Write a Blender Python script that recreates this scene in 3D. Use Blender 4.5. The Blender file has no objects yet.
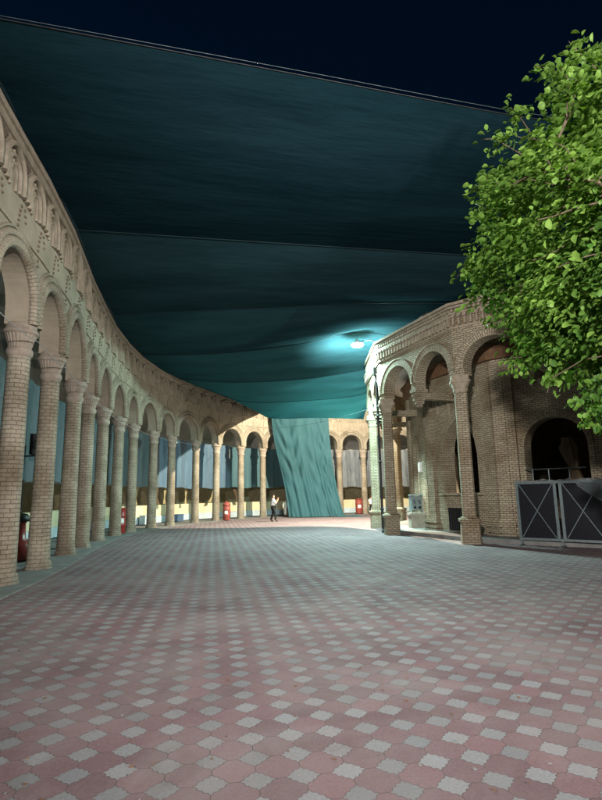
import bpy, bmesh, math, random
from mathutils import Vector, Matrix
import numpy as np
random.seed(7); rng = np.random.default_rng(7)
S = bpy.context.scene
COL = S.collection
PI = math.pi
V3 = Vector

# ------------------------------------------------------------------ materials
def mat(name):
    m = bpy.data.materials.new(name); m.use_nodes = True
    nt = m.node_tree
    b = next(n for n in nt.nodes if n.type == 'BSDF_PRINCIPLED')
    return m, nt, b
def N(nt, t, **k):
    n = nt.nodes.new(t)
    for a, v in k.items():
        if a in n.inputs.keys() if hasattr(n.inputs, 'keys') else False: n.inputs[a].default_value = v
        else: setattr(n, a, v)
    return n
def L(nt, a, b): nt.links.new(a, b)
def c4(c): return (c[0], c[1], c[2], 1.0)
def mixc(nt, fac, a, b, mode='MIX'):
    n = nt.nodes.new('ShaderNodeMix'); n.data_type = 'RGBA'; n.blend_type = mode
    if isinstance(fac, (int, float)): n.inputs[0].default_value = fac
    else: L(nt, fac, n.inputs[0])
    for i, v in ((6, a), (7, b)):
        if isinstance(v, tuple): n.inputs[i].default_value = c4(v)
        else: L(nt, v, n.inputs[i])
    return n.outputs[2]
def ramp(nt, src, p0, p1, c0=(0, 0, 0), c1=(1, 1, 1)):
    r = nt.nodes.new('ShaderNodeValToRGB'); r.color_ramp.elements[0].position = p0; r.color_ramp.elements[1].position = p1
    r.color_ramp.elements[0].color = c4(c0); r.color_ramp.elements[1].color = c4(c1)
    L(nt, src, r.inputs[0]); return r.outputs[0]
def noise(nt, scale, detail=4, vec=None, rough=.6, dist=0):
    n = nt.nodes.new('ShaderNodeTexNoise'); n.inputs['Scale'].default_value = scale; n.inputs['Detail'].default_value = detail
    n.inputs['Roughness'].default_value = rough; n.inputs['Distortion'].default_value = dist
    if vec is not None: L(nt, vec, n.inputs['Vector'])
    return n.outputs[0]
def objvec(nt):
    g = nt.nodes.new('ShaderNodeNewGeometry'); return g.outputs['Position']
def mth(nt, op, a, b=None, c=None):
    n = nt.nodes.new('ShaderNodeMath'); n.operation = op
    for i, v in enumerate((a, b, c)):
        if v is None: continue
        if isinstance(v, (int, float)): n.inputs[i].default_value = v
        else: L(nt, v, n.inputs[i])
    return n.outputs[0]
def bump(nt, b, h, strength=.4, dist=.01):
    n = nt.nodes.new('ShaderNodeBump'); n.inputs['Strength'].default_value = strength; n.inputs['Distance'].default_value = dist
    L(nt, h, n.inputs['Height']); L(nt, n.outputs[0], b.inputs['Normal'])

def brick_mat(name, c1, c2, mortar, bw=.24, bh=.085, ms=.009, stain=(.45, .40, .35), rough=.9):
    m, nt, b = mat(name)
    uv = nt.nodes.new('ShaderNodeUVMap')
    nz = noise(nt, 9, 2, uv.outputs[0])
    ad = nt.nodes.new('ShaderNodeVectorMath'); ad.operation = 'MULTIPLY_ADD'
    comb = nt.nodes.new('ShaderNodeCombineXYZ'); L(nt, nz, comb.inputs[0]); L(nt, nz, comb.inputs[1])
    L(nt, comb.outputs[0], ad.inputs[0]); ad.inputs[1].default_value = (.012, .012, 0); L(nt, uv.outputs[0], ad.inputs[2])
    br = nt.nodes.new('ShaderNodeTexBrick')
    L(nt, ad.outputs[0], br.inputs['Vector'])
    br.inputs['Scale'].default_value = 1; br.inputs['Mortar Size'].default_value = ms; br.inputs['Mortar Smooth'].default_value = .25
    br.inputs['Bias'].default_value = 0; br.inputs['Brick Width'].default_value = bw; br.inputs['Row Height'].default_value = bh
    br.inputs['Color1'].default_value = c4(c1); br.inputs['Color2'].default_value = c4(c2); br.inputs['Mortar'].default_value = c4(mortar)
    pos = objvec(nt)
    big = ramp(nt, noise(nt, .9, 5, pos, .65), .38, .72)
    fine = ramp(nt, noise(nt, 28, 4, pos, .7), .3, .75, (.72, .72, .72), (1.1, 1.1, 1.1))
    col = mixc(nt, 1.0, br.outputs['Color'], fine, 'MULTIPLY')
    st = mixc(nt, 1.0, col, stain, 'MULTIPLY')
    col = mixc(nt, big, col, st)
    # grime at the foot where splashed water and dust have stained the bricks
    sx = nt.nodes.new('ShaderNodeSeparateXYZ'); L(nt, pos, sx.inputs[0])
    zz = mth(nt, 'ADD', sx.outputs[2], mth(nt, 'MULTIPLY', noise(nt, 3, 3, pos), .5))
    foot = ramp(nt, zz, .3, .75, (1, 1, 1), (0, 0, 0))
    col = mixc(nt, mth(nt, 'MULTIPLY', foot, .45), col, (.13, .11, .09))
    L(nt, col, b.inputs['Base Color']); b.inputs['Roughness'].default_value = rough; b.inputs['Specular IOR Level'].default_value = .2
    h = mth(nt, 'ADD', mth(nt, 'MULTIPLY', br.outputs['Fac'], -1.0), mth(nt, 'MULTIPLY', noise(nt, 40, 3, pos), .35))
    bump(nt, b, h, .8, .012)
    return m
def plain_mat(name, c, rough=.8, var=.25, vs=3.0, metal=0, spec=.3, bumpn=0, c2=None):
    m, nt, b = mat(name)
    pos = objvec(nt)
    n1 = ramp(nt, noise(nt, vs, 6, pos, .65), .35, .7)
    dark = c2 if c2 else tuple(x * (1 - var) for x in c)
    L(nt, mixc(nt, n1, c, dark), b.inputs['Base Color'])
    b.inputs['Roughness'].default_value = rough; b.inputs['Metallic'].default_value = metal; b.inputs['Specular IOR Level'].default_value = spec
    if bumpn: bump(nt, b, noise(nt, bumpn, 4, pos), .4, .01)
    return m
def cloth_mat(name, c, trans=.4, c2=None, streak=(1, 1, 1), rough=.75, tcol=None, spec=.25):
    m, nt, b = mat(name)
    uv = nt.nodes.new('ShaderNodeUVMap')
    mp = nt.nodes.new('ShaderNodeMapping'); mp.inputs['Scale'].default_value = streak; L(nt, uv.outputs[0], mp.inputs[0])
    n1 = ramp(nt, noise(nt, 1.0, 7, mp.outputs[0], .7, .4), .36, .72)
    base = mixc(nt, n1, c, c2 if c2 else tuple(x * .6 for x in c))
    L(nt, base, b.inputs['Base Color']); b.inputs['Roughness'].default_value = rough; b.inputs['Specular IOR Level'].default_value = spec
    tr = nt.nodes.new('ShaderNodeBsdfTranslucent')
    if tcol: tr.inputs[0].default_value = c4(tcol)
    else: L(nt, base, tr.inputs[0])
    mx = nt.nodes.new('ShaderNodeMixShader'); mx.inputs[0].default_value = trans
    L(nt, b.outputs[0], mx.inputs[1]); L(nt, tr.outputs[0], mx.inputs[2])
    out = next(n for n in nt.nodes if n.type == 'OUTPUT_MATERIAL')
    L(nt, mx.outputs[0], out.inputs[0])
    bump(nt, b, noise(nt, 3, 5, mp.outputs[0]), .5, .05)
    return m

M = {}
M['arc_brick'] = brick_mat('buff brick', (.43, .385, .30), (.36, .32, .25), (.20, .175, .145), .235, .088, .008)
M['arc_wall'] = plain_mat('arcade spandrel render', (.35, .305, .235), .9, .3, 1.6, bumpn=25)
M['arc_orn'] = plain_mat('frieze brick', (.35, .305, .235), .9, .4, 5, bumpn=40)
M['arc_dark'] = plain_mat('stain and shadow frieze brick', (.19, .145, .11), .9, .4, 5)  # stain colour that also paints the shadow of holes in the frieze
M['capital'] = plain_mat('carved capital', (.36, .305, .25), .85, .35, 6, bumpn=50)
M['pav_brick'] = brick_mat('pavilion brick', (.47, .41, .30), (.35, .30, .215), (.15, .13, .10), .22, .075, .012, (.55, .47, .40))
M['pav_orn'] = plain_mat('pavilion cornice brick', (.36, .305, .23), .9, .45, 6, bumpn=40)
M['plaster'] = plain_mat('plaster', (.60, .585, .53), .9, .2, 1.2, bumpn=12)
M['olive_wall'] = plain_mat('olive wainscot', (.42, .36, .22), .8, .35, 2.5)
M['cream'] = plain_mat('cream paint', (.66, .60, .40), .7, .15, 2)
M['paleblue'] = plain_mat('pale blue paint and reflected light', (.50, .60, .66), .6, .2, 3)
M['concrete'] = plain_mat('kerb concrete', (.19, .19, .185), .9, .4, 2.5, bumpn=30)
M['steel'] = plain_mat('galvanised steel', (.15, .19, .20), .5, .35, 9, metal=.6, spec=.5)
M['panel_dark'] = plain_mat('dark sheet panel', (.004, .005, .010), .6, .4, 3, spec=.2)
M['cable_white'] = plain_mat('white cable', (.45, .45, .45), .6, .1)
M['black'] = plain_mat('black plastic', (.012, .012, .013), .5, .3, 5)
M['white'] = plain_mat('white enamel', (.75, .76, .75), .45, .12, 4)
M['wood'] = plain_mat('brown timber', (.16, .085, .045), .7, .4, 5)
M['red'] = plain_mat('red enamel', (.26, .025, .022), .4, .25, 4, spec=.5)
M['redfade'] = plain_mat('faded red enamel', (.27, .065, .052), .5, .25, 4)
M['darkmetal'] = plain_mat('dark iron', (.03, .034, .036), .5, .3, 8, metal=.4)
M['cabinet'] = plain_mat('cabinet grey', (.20, .26, .27), .5, .3, 5)
M['stone'] = plain_mat('bench stone', (.34, .32, .27), .85, .35, 4, bumpn=25)
M['tarp'] = plain_mat('brown tarpaulin', (.13, .09, .065), .7, .4, 3)
M['bluebox'] = plain_mat('blue plastic', (.07, .13, .22), .5, .2, 3)
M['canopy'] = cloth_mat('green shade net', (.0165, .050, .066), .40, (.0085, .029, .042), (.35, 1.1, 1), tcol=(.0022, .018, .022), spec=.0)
M['canopy_lamplit'] = cloth_mat('lamplit shade net', (.034, .080, .098), .40, (.018, .047, .062), (.35, 1.1, 1), tcol=(.0022, .018, .022), spec=.0)  # brighter net colour paints the corner lamp's light into these panels
M['seam'] = plain_mat('seam tape', (.006, .022, .03), .8, .2)
M['curtain'] = cloth_mat('green hanging net', (.030, .098, .118), .2, (.023, .078, .096), (2.5, .5, 1))
M['sheet_dark'] = cloth_mat('dark grey blue sheet', (.15, .20, .22), .3, (.08, .12, .14), (2.2, .3, 1))
M['sheet_pale'] = cloth_mat('pale blue sheet', (.15, .24, .33), .3, (.09, .155, .22), (2.2, .3, 1), rough=.35)
M['sheet_teal'] = cloth_mat('teal sheet', (.10, .20, .23), .3, (.065, .14, .17), (2.2, .3, 1))
M['sheet_silver'] = cloth_mat('silver plastic', (.30, .33, .36), .35, (.13, .16, .19), (4, .8, 1), rough=.25)
M['drape'] = cloth_mat('ochre drape', (.46, .37, .20), .2, (.24, .19, .10), (6, .4, 1))
M['drape_brown'] = cloth_mat('brown drape', (.13, .09, .055), .2, (.07, .05, .03), (6, .4, 1))
M['skin'] = plain_mat('skin', (.42, .25, .17), .6, .1)
M['hair'] = plain_mat('black hair', (.012, .01, .009), .5, .2)
M['shirt'] = plain_mat('white shirt', (.78, .78, .78), .8, .1, 8)
M['trousers'] = plain_mat('black trousers', (.014, .014, .017), .8, .2, 8)
M['robe'] = plain_mat('off white robe', (.62, .62, .58), .8, .15, 6)
M['bark'] = plain_mat('bark', (.10, .075, .05), .95, .5, 12, bumpn=30)

def clear_plastic():
    m, nt, b = mat('clear plastic film')
    b.inputs['Base Color'].default_value = (.24, .28, .30, 1); b.inputs['Roughness'].default_value = .2
    tr = nt.nodes.new('ShaderNodeBsdfTransparent'); tr.inputs[0].default_value = (.75, .8, .82, 1)
    mx = nt.nodes.new('ShaderNodeMixShader'); mx.inputs[0].default_value = .62
    out = next(n for n in nt.nodes if n.type == 'OUTPUT_MATERIAL')
    L(nt, b.outputs[0], mx.inputs[1]); L(nt, tr.outputs[0], mx.inputs[2]); L(nt, mx.outputs[0], out.inputs[0])
    bump(nt, b, noise(nt, 9, 5, objvec(nt)), .8, .05)
    return m
M['film'] = clear_plastic()
def emit(name, c, s):
    m = bpy.data.materials.new(name); m.use_nodes = True; nt = m.node_tree
    for n in list(nt.nodes): nt.nodes.remove(n)
    e = nt.nodes.new('ShaderNodeEmission'); e.inputs[0].default_value = c4(c); e.inputs[1].default_value = s
    o = nt.nodes.new('ShaderNodeOutputMaterial'); L(nt, e.outputs[0], o.inputs[0]); return m
M['lens'] = emit('lit lamp lens', (.62, 1.0, .93), 3900)

def paving():
    m, nt, b = mat('red and grey pavers')
    pos = objvec(nt)
    P = .275; ang = math.radians(9.6); ox, oy = -.342, 3.713
    sx = nt.nodes.new('ShaderNodeSeparateXYZ'); L(nt, pos, sx.inputs[0])
    x = mth(nt, 'SUBTRACT', sx.outputs[0], ox); y = mth(nt, 'SUBTRACT', sx.outputs[1], oy)
    ca, sa = math.cos(ang), math.sin(ang)
    # slight unevenness of the laid rows
    w = noise(nt, 1.3, 2, pos)
    px = mth(nt, 'DIVIDE', mth(nt, 'ADD', mth(nt, 'MULTIPLY', x, ca), mth(nt, 'MULTIPLY', y, sa)), P)
    py = mth(nt, 'DIVIDE', mth(nt, 'SUBTRACT', mth(nt, 'MULTIPLY', y, ca), mth(nt, 'MULTIPLY', x, sa)), P)
    px = mth(nt, 'ADD', px, mth(nt, 'MULTIPLY', w, .18)); py = mth(nt, 'ADD', py, mth(nt, 'MULTIPLY', w, .18))
    px = mth(nt, 'SUBTRACT', px, .09); py = mth(nt, 'SUBTRACT', py, .09)
    rx = mth(nt, 'ROUND', px); ry = mth(nt, 'ROUND', py)
    ax = mth(nt, 'ABSOLUTE', mth(nt, 'SUBTRACT', px, rx)); ay = mth(nt, 'ABSOLUTE', mth(nt, 'SUBTRACT', py, ry))
    t = mth(nt, 'SUBTRACT', ax, ay)
    wave = mth(nt, 'MULTIPLY', mth(nt, 'COSINE', mth(nt, 'MULTIPLY', t, 26.0)), .022)
    norm = mth(nt, 'POWER', mth(nt, 'ADD', mth(nt, 'POWER', ax, 1.2), mth(nt, 'POWER', ay, 1.2)), 1 / 1.2)
    d = mth(nt, 'SUBTRACT', mth(nt, 'ADD', norm, wave), .365)
    grey = mth(nt, 'LESS_THAN', d, 0.0)
    j1 = mth(nt, 'LESS_THAN', mth(nt, 'ABSOLUTE', d), .012)
    j2 = mth(nt, 'MULTIPLY', mth(nt, 'LESS_THAN', mth(nt, 'MINIMUM', ax, ay), .010), mth(nt, 'GREATER_THAN', d, 0.0))
    joint = mth(nt, 'MAXIMUM', j1, j2)
    def cell(fx, fy, off):
        c = nt.nodes.new('ShaderNodeCombineXYZ'); L(nt, fx, c.inputs[0]); L(nt, fy, c.inputs[1]); c.inputs[2].default_value = off
        wn = nt.nodes.new('ShaderNodeTexWhiteNoise'); wn.noise_dimensions = '3D'; L(nt, c.outputs[0], wn.inputs['Vector']); return wn.outputs['Value']
    rg = cell(rx, ry, .3); rr = cell(mth(nt, 'FLOOR', px), mth(nt, 'FLOOR', py), 7.7)
    gcol = mixc(nt, rg, (.235, .235, .25), (.165, .168, .18)); rcol = mixc(nt, rr, (.188, .113, .124), (.138, .089, .097))
    col = mixc(nt, grey, rcol, gcol)
    fine = ramp(nt, noise(nt, 45, 5, pos, .7), .25, .8, (.70, .70, .70), (1.18, 1.18, 1.18))
    col = mixc(nt, 1.0, col, fine, 'MULTIPLY')
    # dust that has settled in patches and worn tracks
    dst = ramp(nt, noise(nt, .55, 6, pos, .62, .6), .42, .74)
    col = mixc(nt, mth(nt, 'MULTIPLY', dst, .65), col, (.245, .215, .21))
    drk = ramp(nt, noise(nt, 1.1, 5, pos, .7, 1.2), .55, .80)
    col = mixc(nt, mth(nt, 'MULTIPLY', drk, .55), col, (.085, .062, .058))
    spots = ramp(nt, noise(nt, 14, 2, pos, .5), .70, .78)
    col = mixc(nt, mth(nt, 'MULTIPLY', spots, .5), col, (.07, .055, .05))
    jf = mth(nt, 'MULTIPLY', joint, ramp(nt, noise(nt, 5, 3, pos), .3, .6, (.45, .45, .45), (.9, .9, .9)))
    col = mixc(nt, jf, col, (.075, .055, .05))
    L(nt, col, b.inputs['Base Color'])
    rgh = ramp(nt, noise(nt, 2.0, 4, pos), .3, .7, (.68, .68, .68), (.9, .9, .9)); L(nt, rgh, b.inputs['Roughness']); b.inputs['Specular IOR Level'].default_value = .25
    h = mth(nt, 'ADD', mth(nt, 'MULTIPLY', joint, -1.0), mth(nt, 'ADD', mth(nt, 'MULTIPLY', noise(nt, 60, 4, pos), .3), mth(nt, 'MULTIPLY', mth(nt, 'ADD', rg, rr), .25)))
    bump(nt, b, h, .7, .008)
    return m
M['paving'] = paving()

def leaf_mat():
    m, nt, b = mat('leaf')
    at = nt.nodes.new('ShaderNodeAttribute'); at.attribute_name = 'tone'
    col = ramp(nt, at.outputs['Fac'], 0, 1, (.048, .118, .020), (.20, .33, .065))
    L(nt, col, b.inputs['Base Color']); b.inputs['Roughness'].default_value = .5; b.inputs['Specular IOR Level'].default_value = .25
    tr = nt.nodes.new('ShaderNodeBsdfTranslucent'); L(nt, mixc(nt, 1.0, col, (1.3, 1.5, .6), 'MULTIPLY'), tr.inputs[0])
    mx = nt.nodes.new('ShaderNodeMixShader'); mx.inputs[0].default_value = .38
    out = next(n for n in nt.nodes if n.type == 'OUTPUT_MATERIAL')
    L(nt, b.outputs[0], mx.inputs[1]); L(nt, tr.outputs[0], mx.inputs[2]); L(nt, mx.outputs[0], out.inputs[0])
    return m
M['leaf'] = leaf_mat()

# ------------------------------------------------------------------ mesh builder
class MB:
    def __init__(s): s.v = []; s.f = []; s.uv = []; s.mi = []; s.sm = []
    def poly(s, pts, uvs=None, mi=0, smooth=False):
        k = len(s.v); s.v += [tuple(p) for p in pts]; n = len(pts)
        s.f.append(tuple(range(k, k + n)))
        if uvs is None:
            p = [V3(q) for q in pts]; e = (p[1] - p[0])
            nn = (p[1] - p[0]).cross(p[-1] - p[0])
            if abs(nn.z) > .7 * nn.length: uvs = [(q.x, q.y) for q in p]
            else:
                h = V3((-nn.y, nn.x, 0)); h = h.normalized() if h.length > 1e-9 else V3((1, 0, 0))
                uvs = [(q.dot(h), q.z) for q in p]
        s.uv.append(uvs); s.mi.append(mi); s.sm.append(smooth)
    def grid(s, P, UV=None, mi=0, smooth=True, closeu=False, flip=False):
        nu = len(P); nv = len(P[0]); k = len(s.v)
        for r in P: s.v += [tuple(p) for p in r]
        for i in range(nu - (0 if closeu else 1)):
            i2 = (i + 1) % nu
            for j in range(nv - 1):
                q = [k + i * nv + j, k + i2 * nv + j, k + i2 * nv + j + 1, k + i * nv + j + 1]
                if UV is None: u = [(i, j), (i + 1, j), (i + 1, j + 1), (i, j + 1)]
                else: u = [UV(i, j), UV(i + 1, j), UV(i + 1, j + 1), UV(i, j + 1)]
                if flip: q = q[::-1]; u = u[::-1]
                s.f.append(tuple(q)); s.uv.append(u); s.mi.append(mi); s.sm.append(smooth)
    def box(s, c, sx, sy, sz, rot=0, mi=0, M4=None):
        cr, sr = math.cos(rot), math.sin(rot)
        def T(x, y, z):
            if M4 is not None: return V3(c) + M4 @ V3((x, y, z))
            return V3((c[0] + x * cr - y * sr, c[1] + x * sr + y * cr, c[2] + z))
        a, b_, d = sx / 2, sy / 2, sz / 2
        F = [[(-a, -b_, -d), (a, -b_, -d), (a, -b_, d), (-a, -b_, d)], [(a, b_, -d), (-a, b_, -d), (-a, b_, d), (a, b_, d)],
             [(a, -b_, -d), (a, b_, -d), (a, b_, d), (a, -b_, d)], [(-a, b_, -d), (-a, -b_, -d), (-a, -b_, d), (-a, b_, d)],
             [(-a, -b_, d), (a, -b_, d), (a, b_, d), (-a, b_, d)], [(-a, b_, -d), (a, b_, -d), (a, -b_, -d), (-a, -b_, -d)]]
        for f in F: s.poly([T(*q) for q in f], None, mi)
    def lathe(s, prof, c, n=24, rs=1.0, mi=0, mod=None, a0=0, smooth=True, axis=None):
        P = []
        for i in range(n + 1):
            a = a0 + 2 * PI * i / n; row = []
            for (r, z) in prof:
                rr = r if mod is None else r * mod(a, z)
                p = V3((rr * math.cos(a), rr * math.sin(a), z))
                if axis is not None: p = axis @ p
                row.append((c[0] + p.x, c[1] + p.y, c[2] + p.z))
            P.append(row)
        rm = max(p[0] for p in prof)
        zz = [0]
        for j in range(1, len(prof)): zz.append(zz[-1] + math.hypot(prof[j][0] - prof[j - 1][0], prof[j][1] - prof[j - 1][1]))
        z0 = prof[0][1]
        s.grid(P, lambda i, j: (i / n * 2 * PI * rs, zz[min(j, len(zz) - 1)] + c[2] + z0), mi, smooth)
    def tube(s, path, r, n=8, mi=0, uvx=None, cap=True):
        path = [V3(p) for p in path]; P = []; m = len(path)
        up = V3((0, 0, 1)); acc = [0]
        prev = None
        for i in range(m):
            t = (path[min(i + 1, m - 1)] - path[max(i - 1, 0)]).normalized()
            if prev is None:
                a = t.orthogonal().normalized() if abs(t.dot(up)) > .95 else t.cross(up).normalized()
            else: a = (prev - t * prev.dot(t)).normalized()
            b_ = t.cross(a); prev = a
            rr = r[i] if isinstance(r, (list, tuple)) else r
            P.append([path[i] + (a * math.cos(2 * PI * j / n) + b_ * math.sin(2 * PI * j / n)) * rr for j in range(n + 1)])
            if i: acc.append(acc[-1] + (path[i] - path[i - 1]).length)
        r0 = r[0] if isinstance(r, (list, tuple)) else r
        s.grid(P, lambda i, j: (j / n * 2 * PI * (uvx or r0), acc[min(i, m - 1)]), mi, True)
        if cap:
            s.poly(P[0][:-1][::-1], [(0, 0)] * n, mi); s.poly(P[-1][:-1], [(0, 0)] * n, mi)
    def ball(s, c, rx, ry, rz, n=14, m=8, mi=0):
        P = [[(c[0] + rx * math.sin(PI * j / m) * math.cos(2 * PI * i / n), c[1] + ry * math.sin(PI * j / m) * math.sin(2 * PI * i / n), c[2] - rz * math.cos(PI * j / m)) for j in range(m + 1)] for i in range(n + 1)]
        s.grid(P, None, mi, True)
    def build(s, name, mats, parent=None, weld=False, origin=None):
        me = bpy.data.meshes.new(name)
        vv = s.v
        me.from_pydata(vv, [], s.f)
        for m_ in (mats if isinstance(mats, (list, tuple)) else [mats]): me.materials.append(m_)
        uvl = me.uv_layers.new(name='UVMap')
        flat = [c for fu in s.uv for u in fu for c in u]
        uvl.data.foreach_set('uv', flat)
        me.polygons.foreach_set('material_index', s.mi); me.polygons.foreach_set('use_smooth', s.sm)
        if weld:
            bm = bmesh.new(); bm.from_mesh(me); bmesh.ops.remove_doubles(bm, verts=bm.verts, dist=1e-4); bm.to_mesh(me); bm.free()
        me.update()
        o = bpy.data.objects.new(name, me); COL.objects.link(o)
        if origin is not None:
            me.transform(Matrix.Translation(-V3(origin))); o.location = origin
        if parent is not None:
            o.parent = parent
            o.matrix_parent_inverse = Matrix.Translation(-V3(root_loc(parent)))
        return o
def root_loc(p):
    l = V3(p.location)
    while p.parent is not None: p = p.parent; l = V3(p.location)
    return l if False else world_loc(p0=p) 
def world_loc(p0): return V3(p0.location)
def build_child(mb, name, m, parent, **k):
    o = mb.build(name, m, None, **k)
    o.parent = parent
    # all roots/parents are unrotated; keep world placement
    w = V3((0, 0, 0)); q = parent
    while q is not None: w += V3(q.location); q = q.parent
    o.location = V3(o.location) - w
    return o
def empty(name, loc, label, cat, group=None):
    o = bpy.data.objects.new(name, None); COL.objects.link(o); o.location = loc; o.empty_display_size = .2
    return tag(o, label, cat, group)
def tag(o, label, cat, group=None):
    o['label'] = label; o['category'] = cat
    if group: o['group'] = group
    return o
def struct(o): o['kind'] = 'structure'; return o

# ------------------------------------------------------------------ ground
g = MB(); g.poly([(-90, -60, 0), (90, -60, 0), (90, 120, 0), (-90, 120, 0)])
struct(g.build('courtyard_paving', M['paving']))

# ------------------------------------------------------------------ arch wall helper
def lerp(a, b, t): return a + (b - a) * t
def arch_pts(uc, hw, zs, pointed=False, n=20):
    out = []
    for i in range(n + 1):
        if pointed:
            t = -1 + 2 * i / n; u = t * hw; R = 1.55 * hw
            z = math.sqrt(max(0, R * R - (abs(u) + R - hw) ** 2))
            out.append((uc + u, zs + z))
        else:
            a = PI - PI * i / n; out.append((uc + hw * math.cos(a), zs + hw * math.sin(a)))
    return out
def wall_seg(mb, A, B, Ab, Bb, Lu, ops, z0, zt, s0=0, mi=0, n=20, back=True, solid_sides=True):
    """front edge A->B (2D), back edge Ab->Bb; ops = dicts(uc, hw, zs, zb, pointed)"""
    def Pf(u, z): p = lerp(A, B, u / Lu); return (p[0], p[1], z)
    def Pb(u, z): p = lerp(Ab, Bb, u / Lu); return (p[0], p[1], z)
    def rect(u0, u1, a0, a1, b0, b1):
        # a0,a1 lower z at u0,u1 ; b0,b1 top
        uv = [(s0 + u0, a0), (s0 + u1, a1), (s0 + u1, b1), (s0 + u0, b0)]
        mb.poly([Pf(u0, a0), Pf(u1, a1), Pf(u1, b1), Pf(u0, b0)], uv, mi)
        if back: mb.poly([Pb(u1, a1), Pb(u0, a0), Pb(u0, b0), Pb(u1, b1)], [uv[1], uv[0], uv[3], uv[2]], mi)
    th = (A - Ab).length
    cur = 0
    for o in sorted(ops, key=lambda d: d['uc']):
        u0, u1 = o['uc'] - o['hw'], o['uc'] + o['hw']
        if u0 - cur > 1e-4: rect(cur, u0, z0, z0, zt, zt)
        pts = arch_pts(o['uc'], o['hw'], o['zs'], o.get('pointed', False), n)
        for (a, za), (b, zb) in zip(pts, pts[1:]): rect(a, b, za, zb, zt, zt)
        if o.get('zb', z0) > z0 + 1e-4:
            rect(u0, u1, z0, z0, o['zb'], o['zb'])
            mb.poly([Pf(u0, o['zb']), Pf(u1, o['zb']), Pb(u1, o['zb']), Pb(u0, o['zb'])], None, mi)
        path = [(u0, max(z0, o.get('zb', z0)))] + pts + [(u1, max(z0, o.get('zb', z0)))]
        acc = 0
        for (a, za), (b, zb) in zip(path, path[1:]):
            d = math.hypot(b - a, zb - za)
            if d < 1e-6: continue
            mb.poly([Pf(a, za), Pb(a, za), Pb(b, zb), Pf(b, zb)], [(0, acc), (th, acc), (th, acc + d), (0, acc + d)], mi, True)
            acc += d
        cur = u1
    if Lu - cur > 1e-4: rect(cur, Lu, z0, z0, zt, zt)
    # top
    mb.poly([Pf(0, zt), Pf(Lu, zt), Pb(Lu, zt), Pb(0, zt)], None, mi)
    if z0 > .3:   # underside of the piers
        cur = 0
        for o in sorted(ops, key=lambda d: d['uc']):
            if o.get('zb', z0) > z0 + 1e-4: continue
            u0 = o['uc'] - o['hw']
            if u0 - cur > 1e-4: mb.poly([Pf(u0, z0), Pf(cur, z0), Pb(cur, z0), Pb(u0, z0)], None, mi)
            cur = o['uc'] + o['hw']
        if Lu - cur > 1e-4: mb.poly([Pf(Lu, z0), Pf(cur, z0), Pb(cur, z0), Pb(Lu, z0)], None, mi)
def miter(pts, off):
    """offset polyline to the left of travel by off"""
    out = []; n = len(pts)
    for i in range(n):
        d0 = (pts[i] - pts[i - 1]).normalized() if i else (pts[1] - pts[0]).normalized()
        d1 = (pts[i + 1] - pts[i]).normalized() if i < n - 1 else d0
        n0 = V3((-d0.y, d0.x)); n1 = V3((-d1.y, d1.x)); m_ = (n0 + n1).normalized()
        out.append(pts[i] + m_ * (off / max(.4, m_.dot(n0))))
    return out

# ------------------------------------------------------------------ ring arcade
cols2 = [(-4.7, 1.9), (-5.0, 4.1), (-5.3, 6.35), (-5.66, 8.55), (-5.98, 10.8), (-6.4, 13.1), (-7.12, 16.2), (-7.58, 18.45), (-8.12, 21.3), (-8.40, 24.0), (-8.50, 26.4),
         (-8.30, 29.35), (-7.86, 31.7), (-6.95, 34.45), (-6.05, 37.2), (-4.58, 39.4), (-3.08, 41.3), (-1.15, 42.4), (.95, 43.1), (3.08, 43.75), (5.15, 44.35),
         (7.35, 44.75), (9.6, 44.8), (11.8, 44.5), (14.0, 43.9), (16.2, 43.0)]
CP = [V3(p) for p in cols2]
# left of travel = outside of the court; front = to the right of travel
front = miter(CP, -.26); back_ = miter(CP, .26)
ARC = empty('arcade', (-5.66, 8.55, 0), 'long curved buff brick arcade on round columns sweeping from left foreground round to the back', 'arcade')
wall = MB(); s0 = 0; Ztop = 8.70
arch_specs = []
for i in range(len(CP) - 1):
    Lu = (CP[i + 1] - CP[i]).length; hw = Lu / 2 - .235
    zs = max(5.42, 6.52 - hw)
    wall_seg(wall, front[i], front[i + 1], back_[i], back_[i + 1], Lu, [dict(uc=Lu / 2, hw=hw, zs=zs)], 5.3, Ztop, s0, 0, 22)
    arch_specs.append((i, Lu, hw, zs)); s0 += Lu
build_child(wall, 'wall', M['arc_wall'], ARC)
for (i, Lu, hw, zs) in arch_specs:
    mb = MB(); A, B = front[i], front[i + 1]; d = (B - A) / (B - A).length; nn = V3((d.y, -d.x))   # toward court
    Lf = (B - A).length
    def Pq(u, z, off=0):
        p = A + d * (u / Lu * Lf) + nn * off; return V3((p.x, p.y, z))
    for (dr, r, off) in ((.095, .115, 0), (.275, .075, .015), (.40, .035, .01)):
        R = hw + dr
        path = [Pq(Lu / 2 - R, z, off) for z in ([5.3, zs - .01] if dr < .2 else [zs - .25, zs - .01])] + [Pq(Lu / 2 + R * math.cos(PI - PI * k / 26), zs + R * math.sin(PI * k / 26), off) for k in range(27)] + [Pq(Lu / 2 + R, z, off) for z in ([zs - .01, 5.3] if dr < .2 else [zs - .01, zs - .25])]
        mb.tube(path, r, 10, uvx=.2)
    # inner roll on the soffit's back edge
    build_child(mb, 'arch_moulding', M['arc_brick'], ARC)
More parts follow.
